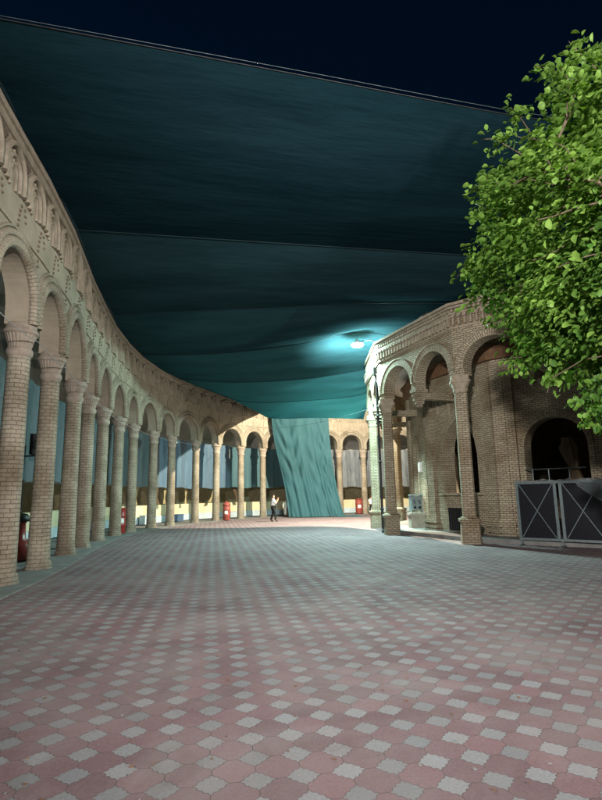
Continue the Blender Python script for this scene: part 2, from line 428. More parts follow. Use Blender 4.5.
# frieze
fr = MB()
dk = MB()
for (i, Lu, hw, zs) in arch_specs:
    A, B = front[i], front[i + 1]; d = (B - A) / (B - A).length; nn = V3((d.y, -d.x)); Lf = (B - A).length
    rot = math.atan2(d.y, d.x)
    def Pq(u, z, off=0):
        p = A + d * (u / Lu * Lf) + nn * off; return V3((p.x, p.y, z))
    for h in (.25, .75):
        uc = Lu * h; R = Lu / 4 - .03; zc = 7.86
        for (rr, tr, off) in ((R - .06, .07, .05), (R - .24, .055, .035), (R - .39, .04, .02)):
            if rr < .08: continue
            path = [Pq(uc - rr, zc - .34 + .1 * (rr / R), off)] + [Pq(uc + rr * math.cos(PI - PI * k / 14), zc + rr * 1.15 * math.sin(PI * k / 14), off) for k in range(15)] + [Pq(uc + rr, zc - .34 + .1 * (rr / R), off)]
            fr.tube(path, tr, 6)
        # fan of ribs behind the rolls
        for k in range(7):
            a = PI * (k + .5) / 7
            fr.tube([Pq(uc + .1 * math.cos(a), zc + .1 * math.sin(a), .0), Pq(uc + (R - .1) * math.cos(a), zc + 1.15 * (R - .1) * math.sin(a), .0)], .03, 5)
        # small bricks hanging from each springing, coloured dark to paint holes and shadows
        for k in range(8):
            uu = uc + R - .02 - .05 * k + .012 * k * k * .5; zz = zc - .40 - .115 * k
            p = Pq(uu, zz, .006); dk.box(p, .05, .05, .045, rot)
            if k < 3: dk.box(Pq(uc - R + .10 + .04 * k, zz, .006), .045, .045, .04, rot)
    # stepped dark boxes forming triangles between the fans, framed by the cornice
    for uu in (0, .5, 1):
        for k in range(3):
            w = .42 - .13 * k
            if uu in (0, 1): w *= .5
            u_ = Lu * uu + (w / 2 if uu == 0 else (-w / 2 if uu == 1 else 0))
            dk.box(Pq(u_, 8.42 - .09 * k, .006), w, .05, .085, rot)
build_child(fr, 'frieze', M['arc_orn'], ARC)
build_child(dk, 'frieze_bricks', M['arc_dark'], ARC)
# cornice: two projecting courses
co = MB()
def ribbon(mb, pts, off0, off1, z0, z1, mi=0):
    a = miter(pts, off0); b = miter(pts, off1); s = 0
    for i in range(len(pts) - 1):
        l = (pts[i + 1] - pts[i]).length
        q = [(a[i].x, a[i].y), (a[i + 1].x, a[i + 1].y), (b[i + 1].x, b[i + 1].y), (b[i].x, b[i].y)]
        bot = [(x, y, z0) for x, y in q]; top = [(x, y, z1) for x, y in q]
        mb.poly(bot[::-1] if off0 < off1 else bot, None, mi)
        mb.poly(top, None, mi)
        mb.poly([bot[0], bot[1], top[1], top[0]], [(s, z0), (s + l, z0), (s + l, z1), (s, z1)], mi)
        mb.poly([bot[2], bot[3], top[3], top[2]], [(s + l, z0), (s, z0), (s, z1), (s + l, z1)], mi)
        s += l
    for i in (0, len(pts) - 1):
        mb.poly([(a[i].x, a[i].y, z0), (b[i].x, b[i].y, z0), (b[i].x, b[i].y, z1), (a[i].x, a[i].y, z1)], None, mi)
ribbon(co, CP, -.36, .3, 8.705, 8.84); ribbon(co, CP, -.31, -.262, 8.52, 8.70)
build_child(co, 'cornice', M['arc_orn'], ARC)
ln = MB(); ribbon(ln, CP, -.30, -.262, 6.86, 6.91); build_child(ln, 'string_course', M['arc_orn'], ARC)
# columns
def make_column(c):
    k = MB()
    k.lathe([(.262, .14), (.254, .35), (.242, 1.6), (.232, 3.0), (.222, 4.70)], (0, 0, 0), 28, .26)
    col = bpy.data.objects.new('column', None)
    sh = k.build('column', M['arc_brick'])
    cp = MB()
    cp.lathe([(.224, 4.62), (.25, 4.66), (.265, 4.70), (.265, 4.76), (.25, 4.80), (.22, 4.82)], (0, 0, 0), 32, .26)
    cp.lathe([(.22, 4.82), (.235, 4.90), (.265, 5.0), (.30, 5.09), (.31, 5.11)], (0, 0, 0), 120, .26, mod=lambda a, z: 1 + .035 * math.cos(24 * a))
    cp.lathe([(.305, 5.11), (.345, 5.12), (.355, 5.16), (.345, 5.20), (.31, 5.215), (.31, 5.30), (.29, 5.345), (0, 5.345)], (0, 0, 0), 32, .26)
    cpo = build_child(cp, 'capital', M['capital'], sh)
    bs = MB()
    bs.lathe([(.31, -.02), (.305, .05), (.29, .09), (.282, .14), (.268, .20), (.258, .22)], (0, 0, 0), 26, .3, mod=lambda a, z: 1 + .05 * math.sin(3 * a + 1) + .03 * math.sin(7 * a + z * 9))
    build_child(bs, 'base', M['arc_brick'], sh)
    return sh
col0 = make_column(None)
first = True
for i, p in enumerate(CP):
    if first: o = col0; first = False
    else:
        o = col0.copy(); COL.objects.link(o)
        for ch in list(col0.children):
            q = ch.copy(); COL.objects.link(q); q.parent = o
    o.parent = ARC
    o.location = V3((p.x, p.y, .0)) - V3(ARC.location)
    o.rotation_euler.z = i * 1.7
# back of the arcade: walk, back wall, ceiling
bw = MB(); back3 = miter(CP, 4.0)
def vwall(mb, pts, z0, z1, mi=0, flip=False):
    s = 0
    for i in range(len(pts) - 1):
        l = (pts[i + 1] - pts[i]).length
        q = [(pts[i].x, pts[i].y, z0), (pts[i + 1].x, pts[i + 1].y, z0), (pts[i + 1].x, pts[i + 1].y, z1), (pts[i].x, pts[i].y, z1)]
        u = [(s, z0), (s + l, z0), (s + l, z1), (s, z1)]
        mb.poly(q, u, mi); s += l
vwall(bw, back3, 2.4, 8.2, 0)
ribbon(bw, CP, .262, 4.25, 8.0, 8.3)
ribbon(bw, CP, 3.85, 3.995, 5.9, 6.1)       # plaster ledge
# shallow transverse ribs on the ceiling at each column
for i, p in enumerate(CP):
    q = back3[i]; dd = (q - p); m_ = (p + q) / 2; rot = math.atan2(dd.y, dd.x)
    bw.box((m_.x, m_.y, 7.8), dd.length - .3, .3, .4, rot)
build_child(bw, 'back_wall', M['plaster'], ARC)
wn = MB(); vwall(wn, miter(CP, 3.99), 0, 2.4); build_child(wn, 'wainscot', M['olive_wall'], ARC)
wk = MB()
ribbon(wk, CP, -.62, 4.0, -.05, .025)
struct(wk.build('arcade_walkway', M['concrete']))
# low wall running behind the columns
LWP = CP[5:]
lw = MB(); ribbon(lw, LWP, 2.3, 2.6, .5, 1.18)
lwo = tag(lw.build('low_wall', M['cream']), 'low cream painted parapet wall running behind the arcade columns under the hung sheets', 'low wall')
lb = MB(); ribbon(lb, LWP, 2.25, 2.6, .07, .495); build_child(lb, 'reflected_light_band', M['paleblue'], lwo)  # pale blue here paints light reflected onto the foot of the wall

# ------------------------------------------------------------------ hung sheets and drapes in the arcade
def along(pts, t):
    i = min(int(t), len(pts) - 2); return lerp(pts[i], pts[i + 1], t - i)
def sheet(t0, t1, off, z0, z1, m_, label, seed, amp=.06, jag=.05):
    pts = miter(CP, off); r = random.Random(seed); ph = [r.uniform(0, 6) for _ in range(8)]
    n = int((t1 - t0) * 26); P = []
    for i in range(n + 1):
        t = t0 + (t1 - t0) * i / n; p = along(pts, t); dd = (along(pts, min(t + .05, len(pts) - 1.01)) - along(pts, t - .05)).normalized(); nn = V3((-dd.y, dd.x)); row = []
        s = t * 2.4
        for j in range(13):
            v = j / 12
            w = amp * (math.sin(s * 7 + ph[0] + .6 * math.sin(v * 3 + s)) + .6 * math.sin(s * 15.3 + ph[1] + v) + .5 * math.sin(s * 2.3 + ph[2])) * (.35 + .65 * (1 - v))
            z = z1 + (z0 - z1) * (1 - v) + jag * math.sin(s * 3.1 + ph[3]) * (1 - v) - .06 * abs(math.sin(s * 1.31)) * v
            q = p + nn * w
            row.append((q.x, q.y, z))
        P.append(row)
    mb = MB(); mb.grid(P, lambda i, j: ((t0 + (t1 - t0) * i / n) * 2.4, j / 12 * 3.2), 0, True)
    return tag(mb.build('hanging_sheet', m_), label, 'hanging sheet', 'sheets hung across the back of the arcade')
sheet(2.2, 8.3, 1.4, 2.25, 5.45, M['sheet_dark'], 'dark grey blue sheet hung behind the nearest columns on the left', 1)
sheet(8.3, 12.3, 1.45, 2.3, 5.5, M['sheet_dark'], 'dark sheet hung behind the mid-distance columns above the small white camera', 2)
sheet(12.3, 15.1, 1.5, 2.25, 5.5, M['sheet_pale'], 'pale blue sheet catching bright light behind the columns beside the red domed drum', 3)
sheet(15.1, 18.4, 1.45, 2.3, 5.45, M['sheet_teal'], 'teal sheet hung behind the columns just left of the big green curtain', 4)
sheet(18.4, 23.5, 1.5, 2.25, 5.45, M['sheet_silver'], 'crinkled silver plastic sheet hung behind the columns right of the green curtain', 5, .08)
def drape(t, off, m_, lean, label, w=.34, z0=1.25, z1=2.6):
    pts = miter(CP, off); p = along(pts, t); dd = (along(pts, t + .1) - p).normalized(); nn = V3((-dd.y, dd.x)); P = []
    n = 28
    for i in range(n + 1):
        a = 2 * PI * i / n; row = []
        for j in range(15):
            v = j / 14; z = z0 + (z1 - z0) * v
            tie = .30
            r = w * (.26 + .8 * min(1, abs(v - tie) * 1.7) ** .8) * (1 + .16 * math.cos(7 * a + v * 2))
            c = p + dd * (lean * (v - tie)) 
            q = c + dd * (r * math.cos(a)) + nn * (r * .4 * math.sin(a)); row.append((q.x, q.y, z))
        P.append(row)
    mb = MB(); mb.grid(P, lambda i, j: (i / n * 1.2, j / 14 * 1.4), 0, True)
    tag(mb.build('tied_drape', m_), label, 'drape', 'drapes tied back behind the arcade')
drape(11.6, 1.8, M['drape'], .1, 'ochre drape gathered and tied, leftmost of the tied drapes')
drape(12.45, 1.8, M['drape_brown'], -.3, 'dark brown tied drape just left of the second ochre drape')
drape(12.75, 1.8, M['drape'], .1, 'narrow ochre tied drape beside the dark brown one', .2)
drape(13.62, 1.85, M['drape'], .05, 'straight pale ochre drape hanging midway behind the far columns', .2, 1.2)
drape(14.6, 1.85, M['drape'], .7, 'ochre drape leaning sharply to the right near the red domed drum', .22)
drape(15.5, 1.85, M['drape_brown'], -.5, 'dark drape tied back behind the arch right of the red domed drum', .26)
drape(16.45, 1.85, M['drape_brown'], -.25, 'dark drape hanging behind the arch where the man stands', .24)

# ------------------------------------------------------------------ pavilion
PC = V3((14.3, 24.2)); 
angs = [94, 118.5, 143.2]
PV = [PC + V3((math.cos(math.radians(a)), math.sin(math.radians(a)))) * 10.95 for a in angs]
PV += [V3((3.63, 26.57)), V3((3.61, 21.94)), V3((5.44, 17.58))]
PV += [PC + V3((math.cos(math.radians(a)), math.sin(math.radians(a)))) * 10.95 for a in (241.3, 265.8, 290.3, 314.8, 339.3, 3.8, 28.3, 52.8, 77.3)]
PV.append(PV[0].copy())
# travel goes counter-clockwise (outside is to the right of travel)
PAV = empty('brick_pavilion', (3.61, 21.94, 0), 'round yellow brick pavilion with arched gallery and dentil cornice on the right', 'pavilion')
pf = miter(PV, -.22); pb = miter(PV, .22)
pw = MB(); s0 = 0; ZS, ZT = 5.55, 7.98
pav_arch = []
vis = range(1, 8)
for i in vis:
    A, B = pf[i], pf[i + 1]; Lu = (PV[i + 1] - PV[i]).length
    hw = (Lu - .62 - .34) / 4
    ops = [dict(uc=.31 + hw, hw=hw, zs=ZS + .22), dict(uc=Lu - .31 - hw, hw=hw, zs=ZS + .22)]
    wall_seg(pw, A, B, pb[i], pb[i + 1], Lu, ops, ZS, ZT, s0, 0, 22); s0 += Lu
    for o in ops: pav_arch.append((i, Lu, o))
for i in list(range(0, 1)) + list(range(8, len(PV) - 1)):
    Lu = (PV[i + 1] - PV[i]).length
    wall_seg(pw, pf[i], pf[i + 1], pb[i], pb[i + 1], Lu, [], 0, ZT, s0, 0); s0 += Lu
build_child(pw, 'wall', M['pav_brick'], PAV)
for (i, Lu, o) in pav_arch:
    mb = MB(); A, B = pf[i], pf[i + 1]; d = (B - A) / (B - A).length; nn = V3((d.y, -d.x)); Lf = (B - A).length
    def Pq(u, z, off=0):
        p = A + d * (u / Lu * Lf) + nn * off; return V3((p.x, p.y, z))
    hw, uc, zs = o['hw'], o['uc'], o['zs']
    # flat voussoir band, proud of the wall, and an outer roll
    K = 30
    for k in range(K):
        a0, a1 = PI - PI * k / K, PI - PI * (k + 1) / K
        r0, r1 = hw + .001, hw + .24
        q = [Pq(uc + r * math.cos(a), zs + r * math.sin(a), .035) for (r, a) in ((r0, a0), (r1, a0), (r1, a1), (r0, a1))]
        e = [Pq(uc + r * math.cos(a), zs + r * math.sin(a), -.01) for (r, a) in ((r0, a0), (r1, a0), (r1, a1), (r0, a1))]
        t0, t1 = PI * k / K * (hw + .1), PI * (k + 1) / K * (hw + .1)
        mb.poly([q[0], q[3], q[2], q[1]], [(0, t0), (0, t1), (.24, t1), (.24, t0)])
        mb.poly([q[1], q[2], e[2], e[1]], [(0, t0), (0, t1), (.05, t1), (.05, t0)])
        mb.poly([q[3], q[0], e[0], e[3]], [(0, t1), (0, t0), (.05, t0), (.05, t1)])
    mb.tube([Pq(uc + (hw + .27) * math.cos(PI - PI * k / 24), zs + (hw + .27) * math.sin(PI * k / 24), .02) for k in range(25)], .035, 6)
    build_child(mb, 'arch_moulding', M['pav_brick'], PAV)
# corbels under the middle springers and beams back to the inner wall
PI_IN = [PC + (p - PC) * .835 for p in PV]
for i in vis:
    A, B = PV[i], PV[i + 1]; m_ = (A + B) / 2; d = (B - A).normalized(); nn = V3((d.y, -d.x)); rot = math.atan2(d.y, d.x)
    mb = MB()
    for (w, dp, z0, z1) in ((.40, .56, 5.42, 5.548), (.34, .46, 5.28, 5.418), (.28, .40, 5.12, 5.278), (.2, .3, 4.98, 5.118), (.12, .2, 4.86, 4.978)):
        mb.box((m_.x, m_.y, (z0 + z1) / 2), w, dp, z1 - z0, rot)
    mi_ = (PI_IN[i] + PI_IN[i + 1]) / 2; c_ = lerp(m_, mi_, .56); 
    mb.box((c_.x, c_.y, 5.30), .26, (mi_ - m_).length * .88, .26, rot)
    build_child(mb, 'corbel', M['pav_brick'], PAV)
# cornice and dentils
pc = MB()
ribbon(pc, PV, -.27, -.222, 7.18, 7.26); ribbon(pc, PV, -.30, -.222, 7.70, 7.76); ribbon(pc, PV, -.34, -.222, 7.90, 7.975); ribbon(pc, PV, -.42, .22, 7.985, 8.08)
build_child(pc, 'cornice', M['pav_orn'], PAV)
pd = MB()
for i in range(2, 8):
    A, B = PV[i], PV[i + 1]; d = (B - A).normalized(); nn = V3((d.y, -d.x)); rot = math.atan2(d.y, d.x); Lu = (B - A).length
    A2, B2 = pf[i], pf[i + 1]
    n = int(Lu / .20)
    for k in range(n):
        p = lerp(A2, B2, (k + .5) / n)
        # arched corbel: stem, stepped head
        q = p + nn * .05; pd.box((q.x, q.y, 7.42), .06, .11, .26, rot)
        q = p + nn * .065; pd.box((q.x, q.y, 7.595), .115, .14, .08, rot)
        q = p + nn * .045; pd.box((q.x, q.y, 7.66), .155, .1, .05, rot)
    n2 = int(Lu / .155)
    for k in range(n2):
        p = lerp(A2, B2, (k + .5) / n2) + nn * .05
        pd.box((p.x, p.y, 7.83), .075, .12, .10, rot)
build_child(pd, 'dentils', M['pav_orn'], PAV)
# roof slab over the gallery and the core, gallery ceiling
rf = MB()
ring_in = PI_IN
for i in range(len(PV) - 1):
    j = i + 1
    a, b = pb[i], pb[j]; c0 = PC
    rf.poly([(a.x, a.y, 7.86), (b.x, b.y, 7.86), (c0.x, c0.y, 8.35)], None); 
rf_o = build_child(rf, 'roof', M['concrete'], PAV)
ce = MB()
for i in range(0, 9):
    a, b, c_, d_ = pb[i], pb[i + 1], PI_IN[i + 1], PI_IN[i]
    ce.poly([(a.x, a.y, 7.3), (d_.x, d_.y, 7.3), (c_.x, c_.y, 7.3), (b.x, b.y, 7.3)])
build_child(ce, 'gallery_ceiling', M['plaster'], PAV)
# inner wall with openings
iw = MB(); inb = [PC + (p - PC) * .79 for p in PV]
wins = []
s0 = 0
for i in range(0, len(PI_IN) - 1):
    A, B = PI_IN[i], PI_IN[i + 1]; Lu = (B - A).length
    if i == 4: ops = [dict(uc=Lu * .51, hw=1.0, zs=3.05, zb=1.62, pointed=True)]
    elif i == 5: ops = [dict(uc=Lu * .50, hw=.98, zs=3.1, zb=.0)]
    elif i == 3: ops = [dict(uc=Lu * .35, hw=.42, zs=3.4, zb=.9, pointed=True)]
    elif i < 9: ops = [dict(uc=Lu * .5, hw=.45, zs=3.4, zb=1.3, pointed=True)]
    else: ops = []
    wall_seg(iw, A, B, inb[i], inb[i + 1], Lu, ops, 0, 7.295, s0); s0 += Lu
    if i >= 9: continue
    d = (B - A).normalized(); nn = V3((d.y, -d.x)); rot = math.atan2(d.y, d.x)
    for f in ((.05, .94) if i != 5 else (.06, .155, .94)):
        p = lerp(A, B, f) + nn * .05; iw.box((p.x, p.y, 3.1), .42 if f != .155 else .3, .16, 6.2, rot)
    for f in (.06, .94):
        p = lerp(A, B, f) + nn * .05
        for (z, w, dd) in ((.12, .60, .36), (.32, .56, .30), (.52, .60, .36), (.68, .52, .26)): iw.box((p.x, p.y, z), w, dd, .15, rot)
    o = ops[0]
    for k in range(22):      # raised surround of the opening
        a0, a1 = PI - PI * k / 22, PI - PI * (k + 1) / 22
build_child(iw, 'inner_wall', M['pav_brick'], PAV)
# raised brick surrounds round the openings, timber plate under the ceiling
for i in (3, 4, 5):
    A, B = PI_IN[i], PI_IN[i + 1]; Lu = (B - A).length; d = (B - A).normalized(); nn = V3((d.y, -d.x))
    uc, hw, zs, zb, pt = {3: (Lu * .35, .42, 3.4, .9, True), 4: (Lu * .51, 1.0, 3.05, 1.62, True), 5: (Lu * .5, .98, 3.1, 0.0, False)}[i]
    pts = [(uc - hw, zb)] + arch_pts(uc, hw, zs, pt, 22) + [(uc + hw, zb)]
    pto = [(uc - hw - .17, zb)] + [(uc + (u - uc) * (hw + .17) / hw, zs + (z - zs) * (hw + .2) / hw) for u, z in arch_pts(uc, hw, zs, pt, 22)] + [(uc + hw + .17, zb)]
    mb = MB(); t = 0
    def Q(uz, off): p = A + d * uz[0] + nn * off; return (p.x, p.y, uz[1])
    for k in range(len(pts) - 1):
        l = math.hypot(pts[k + 1][0] - pts[k][0], pts[k + 1][1] - pts[k][1])
        if l < 1e-6: continue
        mb.poly([Q(pts[k], .06), Q(pts[k + 1], .06), Q(pto[k + 1], .06), Q(pto[k], .06)], [(0, t), (0, t + l), (.17, t + l), (.17, t)])
        mb.poly([Q(pto[k], .06), Q(pto[k + 1], .06), Q(pto[k + 1], -.01), Q(pto[k], -.01)], [(0, t), (0, t + l), (.07, t + l), (.07, t)])
        mb.poly([Q(pts[k + 1], .06), Q(pts[k], .06), Q(pts[k], -.01), Q(pts[k + 1], -.01)], [(0, t + l), (0, t), (.07, t), (.07, t + l)])
        t += l
    build_child(mb, 'window_surround' if i != 5 else 'door_surround', M['pav_brick'], PAV)
wp = MB(); ribbon(wp, PI_IN[:10], -.22, -.002, 6.35, 6.75); ribbon(wp, PI_IN[:10], -.32, -.002, 6.752, 6.86)
build_child(wp, 'timber_plate', M['wood'], PAV)
A, B = PI_IN[4], PI_IN[5]; Lu = (B - A).length; d = (B - A).normalized(); nn = V3((d.y, -d.x)); rot = math.atan2(d.y, d.x)
sl = MB(); q = lerp(A, B, .51) + nn * .1; sl.box((q.x, q.y, 1.58), 2.4, .24, .08, rot); build_child(sl, 'window_sill', M['pav_orn'], PAV)
vg = MB(); q = lerp(A, B, .40) + nn * .02; vg.box((q.x, q.y, .62), .95, .05, .85, rot)  # black panel paints the dark of a low opening; bars added
for k in range(7):
    q = lerp(A, B, .40) + d * (-.42 + .14 * k) + nn * .055; vg.box((q.x, q.y, .62), .025, .02, .85, rot)
build_child(vg, 'opening_shade_panel', M['black'], PAV)
rp = MB(); q = lerp(A, B, .30) + nn * .03; rp.box((q.x, q.y, 5.45), .8, .08, .07, rot); rp.box((q.x, q.y, 4.75), .8, .08, .07, rot)
for sg in (-.37, .37):
    q2 = q + d * sg; rp.box((q2.x, q2.y, 5.10), .07, .08, .625, rot)
build_child(rp, 'blind_frame', M['pav_orn'], PAV)
# pavilion floor
pfm = MB()
outer = miter(PV, .40)
for i in range(0, 9):
    a, b, c_, d_ = outer[i], outer[i + 1], inb[i + 1], inb[i]
    pfm.poly([(a.x, a.y, .14), (b.x, b.y, .14), (c_.x, c_.y, .14), (d_.x, d_.y, .14)])
    pfm.poly([(a.x, a.y, 0), (b.x, b.y, 0), (b.x, b.y, .14), (a.x, a.y, .14)])
struct(pfm.build('gallery_floor', M['concrete']))
# square columns with moulded foot and cap
def pav_column(p, rot):
    k = MB()
    def oct_(hw, ch): return [(-hw + ch, -hw), (hw - ch, -hw), (hw, -hw + ch), (hw, hw - ch), (hw - ch, hw), (-hw + ch, hw), (-hw, hw - ch), (-hw, -hw + ch)]
    def prism(mb, hw0, hw1, z0, z1, ch=.05):
        a = oct_(hw0, ch); b = oct_(hw1, ch); n = 8; s = 0
        for i in range(n):
            j = (i + 1) % n; l = math.hypot(a[j][0] - a[i][0], a[j][1] - a[i][1])
            mb.poly([(*a[i], z0), (*a[j], z0), (*b[j], z1), (*b[i], z1)], [(s, z0), (s + l, z0), (s + l, z1), (s, z1)]); s += l
        mb.poly([(*q, z1) for q in b]); mb.poly([(*q, z0) for q in a][::-1])
    prism(k, .205, .195, .86, 5.05)
    o = k.build('column', M['pav_brick'])
    b = MB(); prism(b, .30, .28, -.01, .62); prism(b, .28, .33, .621, .72); prism(b, .33, .33, .721, .79); prism(b, .33, .21, .791, .86)
    build_child(b, 'base', M['pav_brick'], o)
    c = MB(); prism(c, .22, .235, 5.0, 5.08); prism(c, .215, .30, 5.081, 5.30, .08); prism(c, .32, .33, 5.301, 5.38); prism(c, .29, .29, 5.381, 5.549)
    build_child(c, 'capital', M['pav_orn'], o)
    o.parent = PAV; o.location = V3((p.x, p.y, 0)) - V3(PAV.location); o.rotation_euler.z = rot
    return o
for i in range(1, 9):
    d = (PV[i] - PC); rot = math.atan2(d.y, d.x)
    pav_column(PV[i], math.radians({3: -4, 4: 0, 5: -10}.get(i, math.degrees(rot) % 90)))
# drainpipe at the corner
dp = MB()
pD = V3((3.36, 22.75))
dp.tube([(pD.x, pD.y, .15), (pD.x, pD.y, 6.85)], .055, 10)
for z in (1.0, 3.0, 5.0): dp.lathe([(.0, -.04), (.075, -.04), (.075, .04), (0, .04)], (pD.x, pD.y, z), 10)
dp.tube([(pD.x, pD.y, .18), (pD.x - .03, pD.y - .1, .06)], .055, 8)
dpo = build_child(dp, 'drainpipe', M['darkmetal'], PAV)
hp = MB(); hp.box((pD.x, pD.y, 7.0), .26, .26, .34); hp.box((pD.x, pD.y, 6.78), .16, .16, .1); build_child(hp, 'hopper', M['darkmetal'], dpo)
# roof tarpaulin heaps
def heap(cx, cy, rx, ry, h, rot, seed, label):
    r = random.Random(seed); ph = [r.uniform(0, 6.3) for _ in range(6)]; P = []; n, m_ = 40, 14
    for i in range(n + 1):
        a = 2 * PI * i / n; row = []
        for j in range(m_ + 1):
            t = j / m_
            k = 1 + .14 * math.sin(3 * a + ph[0]) + .10 * math.sin(5 * a + ph[1])
            z = h * (1 - t ** 1.7) * (1 + .22 * math.sin(4 * a + ph[2] + 3 * t) * t) + .05 * math.sin(9 * a + 6 * t + ph[3]) * t
            x, y = rx * k * t * math.cos(a), ry * k * t * math.sin(a)
            row.append((cx + x * math.cos(rot) - y * math.sin(rot), cy + x * math.sin(rot) + y * math.cos(rot), 8.07 + max(0, z)))
        P.append(row)
    mb = MB(); mb.grid(P, None, 0, True); tag(mb.build('tarpaulin_heap', M['tarp']), label, 'tarpaulin', 'tarpaulin heaped on the pavilion roof')
dF = (V3((5.44, 17.58)) - V3((3.61, 21.94))).normalized(); rF = math.atan2(dF.y, dF.x); nin = V3((-dF.y, dF.x))
for (s, w, h, sd, lb_) in ((1.35, .5, .26, 3, 'small brown tarpaulin heap on the pavilion cornice nearest the lamp'), (2.95, .8, .34, 5, 'larger brown tarpaulin heap on the pavilion cornice, farther from the lamp'), (4.6, .75, .2, 8, 'flat brown tarpaulin fold on the pavilion cornice at the corner column')):
    p = V3((3.61, 21.94)) + dF * s + nin * .1; heap(p.x, p.y, w, .3, h, rF, sd, lb_)

# ------------------------------------------------------------------ canopy
def crom(pts, n):
    pts = [V3(p) for p in pts]; k = len(pts); out = []
    ls = [0]
    for i in range(1, k): ls.append(ls[-1] + (pts[i] - pts[i - 1]).length)
    for q in range(n + 1):
        s = ls[-1] * q / n; i = 0
        while i < k - 2 and s > ls[i + 1]: i += 1
        t = (s - ls[i]) / max(1e-6, ls[i + 1] - ls[i])
        p0 = pts[max(i - 1, 0)]; p1 = pts[i]; p2 = pts[i + 1]; p3 = pts[min(i + 2, k - 1)]
        out.append(.5 * (2 * p1 + (p2 - p0) * t + (2 * p0 - 5 * p1 + 4 * p2 - p3) * t * t + (3 * p1 - p0 - 3 * p2 + p3) * t ** 3))
    return out
ROWS = [
    [(-5.0, 6.75, 8.93), (0.09, 8.16, 9.0), (4.0, 8.95, 8.78), (9.5, 10.2, 8.7), (13.5, 12.8, 8.4)],
    [(-6.3, 13.3, 8.95), (-.52, 13.89, 8.72), (5.28, 14.3, 8.42), (9.6, 14.9, 8.35)],
    [(-7.8, 20.2, 8.95), (-2, 18.7, 8.55), (3, 18.0, 8.42), (7.0, 18.2, 8.38)],
    [(-8.35, 26.2, 8.95), (-4, 24.0, 8.3), (0, 22.6, 8.3), (2.6, 23.3, 9.0), (5.0, 22.9, 8.5)],
    [(-7.75, 31.6, 8.93), (-4, 28.5, 7.9), (0, 27.4, 7.75), (3.3, 26.0, 7.9), (4.6, 25.8, 8.3)],
    [(-6.65, 35.0, 8.93), (-3.5, 31.5, 7.35), (-.06, 29.5, 6.95), (3.3, 27.8, 6.95), (4.0, 27.5, 7.6)],
    [(-1.6, 42.3, 8.93), (-2.7, 37.4, 7.5), (-1.7, 31.6, 6.25), (.8, 30.5, 6.08), (2.7, 30.4, 6.0), (3.45, 28.9, 5.75)],
]
NU = 70
RS = [crom(r, NU) for r in ROWS]
CAN = empty('shade_canopy', ROWS[0][0], 'huge dark green shade net stretched overhead from the arcade to the pavilion', 'canopy')
rr = random.Random(4)
for k in range(len(RS) - 1):
    NV = 16; P = []; ph = [rr.uniform(0, 6.3) for _ in range(8)]
    depth = (RS[k + 1][NU // 2] - RS[k][NU // 2]).length
    for i in range(NU + 1):
        u = i / NU; row = []
        p0, p1 = RS[k][i], RS[k + 1][i]
        for j in range(NV + 1):
            v = j / NV; p = p0.lerp(p1, v)
            sag = -.045 * depth * 4 * v * (1 - v) * (.35 + .65 * math.sin(PI * u))
            env = math.sin(PI * v) ** .5
            fold = .014 * env * (math.sin(9 * v * (1 + .3 * k % 1) + 2.2 * math.sin(u * 5 + ph[0]) + ph[1]) + .6 * math.sin(17 * v + 3 * math.sin(u * 7 + ph[2]) + ph[3]) + .5 * math.sin(23 * u + 6 * v + ph[4]))
            # gathers near the two anchored ends
            e = math.exp(-u * 14) + math.exp(-(1 - u) * 12)
            fold += .03 * e * math.sin(v * 22 + ph[5])
            row.append((p.x, p.y, p.z + sag + fold))
        P.append(row)
    mb = MB(); mb.grid(P, lambda i, j, d_=depth, k_=k: (i / NU * 12 + k_ * 3.3, j / NV * d_ + 5.7 * k_), 0, True)
    build_child(mb, 'canopy_panel', M['canopy'] if k == 0 else M['canopy_lamplit'], CAN)
    sm = MB(); sm.tube([(p.x, p.y, p.z - .02) for p in RS[k]] if k else [tuple(p) for p in RS[k]], .016 if k else .010, 6)
    build_child(sm, 'seam_cord', M['seam'] if k else M['darkmetal'], CAN)
eg = MB(); eg.tube([(p.x, p.y - .03, p.z + .05 * math.sin(PI * i / NU) + .02) for i, p in enumerate(RS[0])], .0045, 5)
build_child(eg, 'edge_wire', M['steel'], CAN)
# loose free edge along the arcade wall (dark hem and wire)
hem = MB(); HM = miter(CP, -.37); pl = [V3((RS[0][0].x, RS[0][0].y, 8.9))] + [V3((HM[i].x, HM[i].y, 8.90)) for i in range(3, 17) if HM[i].y > 7.2]
hem.tube(pl, .045, 6); build_child(hem, 'side_hem', M['seam'], CAN)

# big hanging curtain
cur = MB(); P = []; nu, nv = 90, 60
for i in range(nu + 1):
    u = i / nu; row = []
    for j in range(nv + 1):
        v = j / nv                      # 0 bottom .. 1 top
        xl = -2.30 + (1.25) * (1 - v) ** 1.25; xr = 2.12 + .95 * (1 - v) ** 2.0
        xl += .10 * math.sin(v * 6)
        x = lerp(xl, xr, u)
        fall = math.sin(PI * u)
        # swags: U shaped drag folds in two lobes
        lob = abs(math.sin(2 * PI * u))
        sw = .075 * math.sin(27 * (v - .10 * math.cos(2 * PI * 2 * u) + .05 * math.sin(5 * u))) * lob * (math.sin(PI * min(1, v * 1.05)) ** .7)
        vert = .07 * math.sin(38 * u + 2.0 * v + 1.3 * math.sin(9 * u)) * (1 - v) ** .8 + .035 * math.sin(71 * u + 5 * v) * (1 - v) + .03 * math.sin(24 * u + v) + .03 * math.sin(33 * v + 9 * math.sin(7 * u) + 14 * u) * lob
        y = 40.55 + .38 * math.sin(PI * v) - .35 * fall * (1 - v) + sw + vert - .5 * (1 - v) ** 6
        z = .05 + v * (7.75 + .25 * abs(math.cos(PI * u)) ** 2) + .04 * math.sin(24 * u) * (1 - v) * 0
        row.append((x, y, max(.02, z)))
    P.append(row)
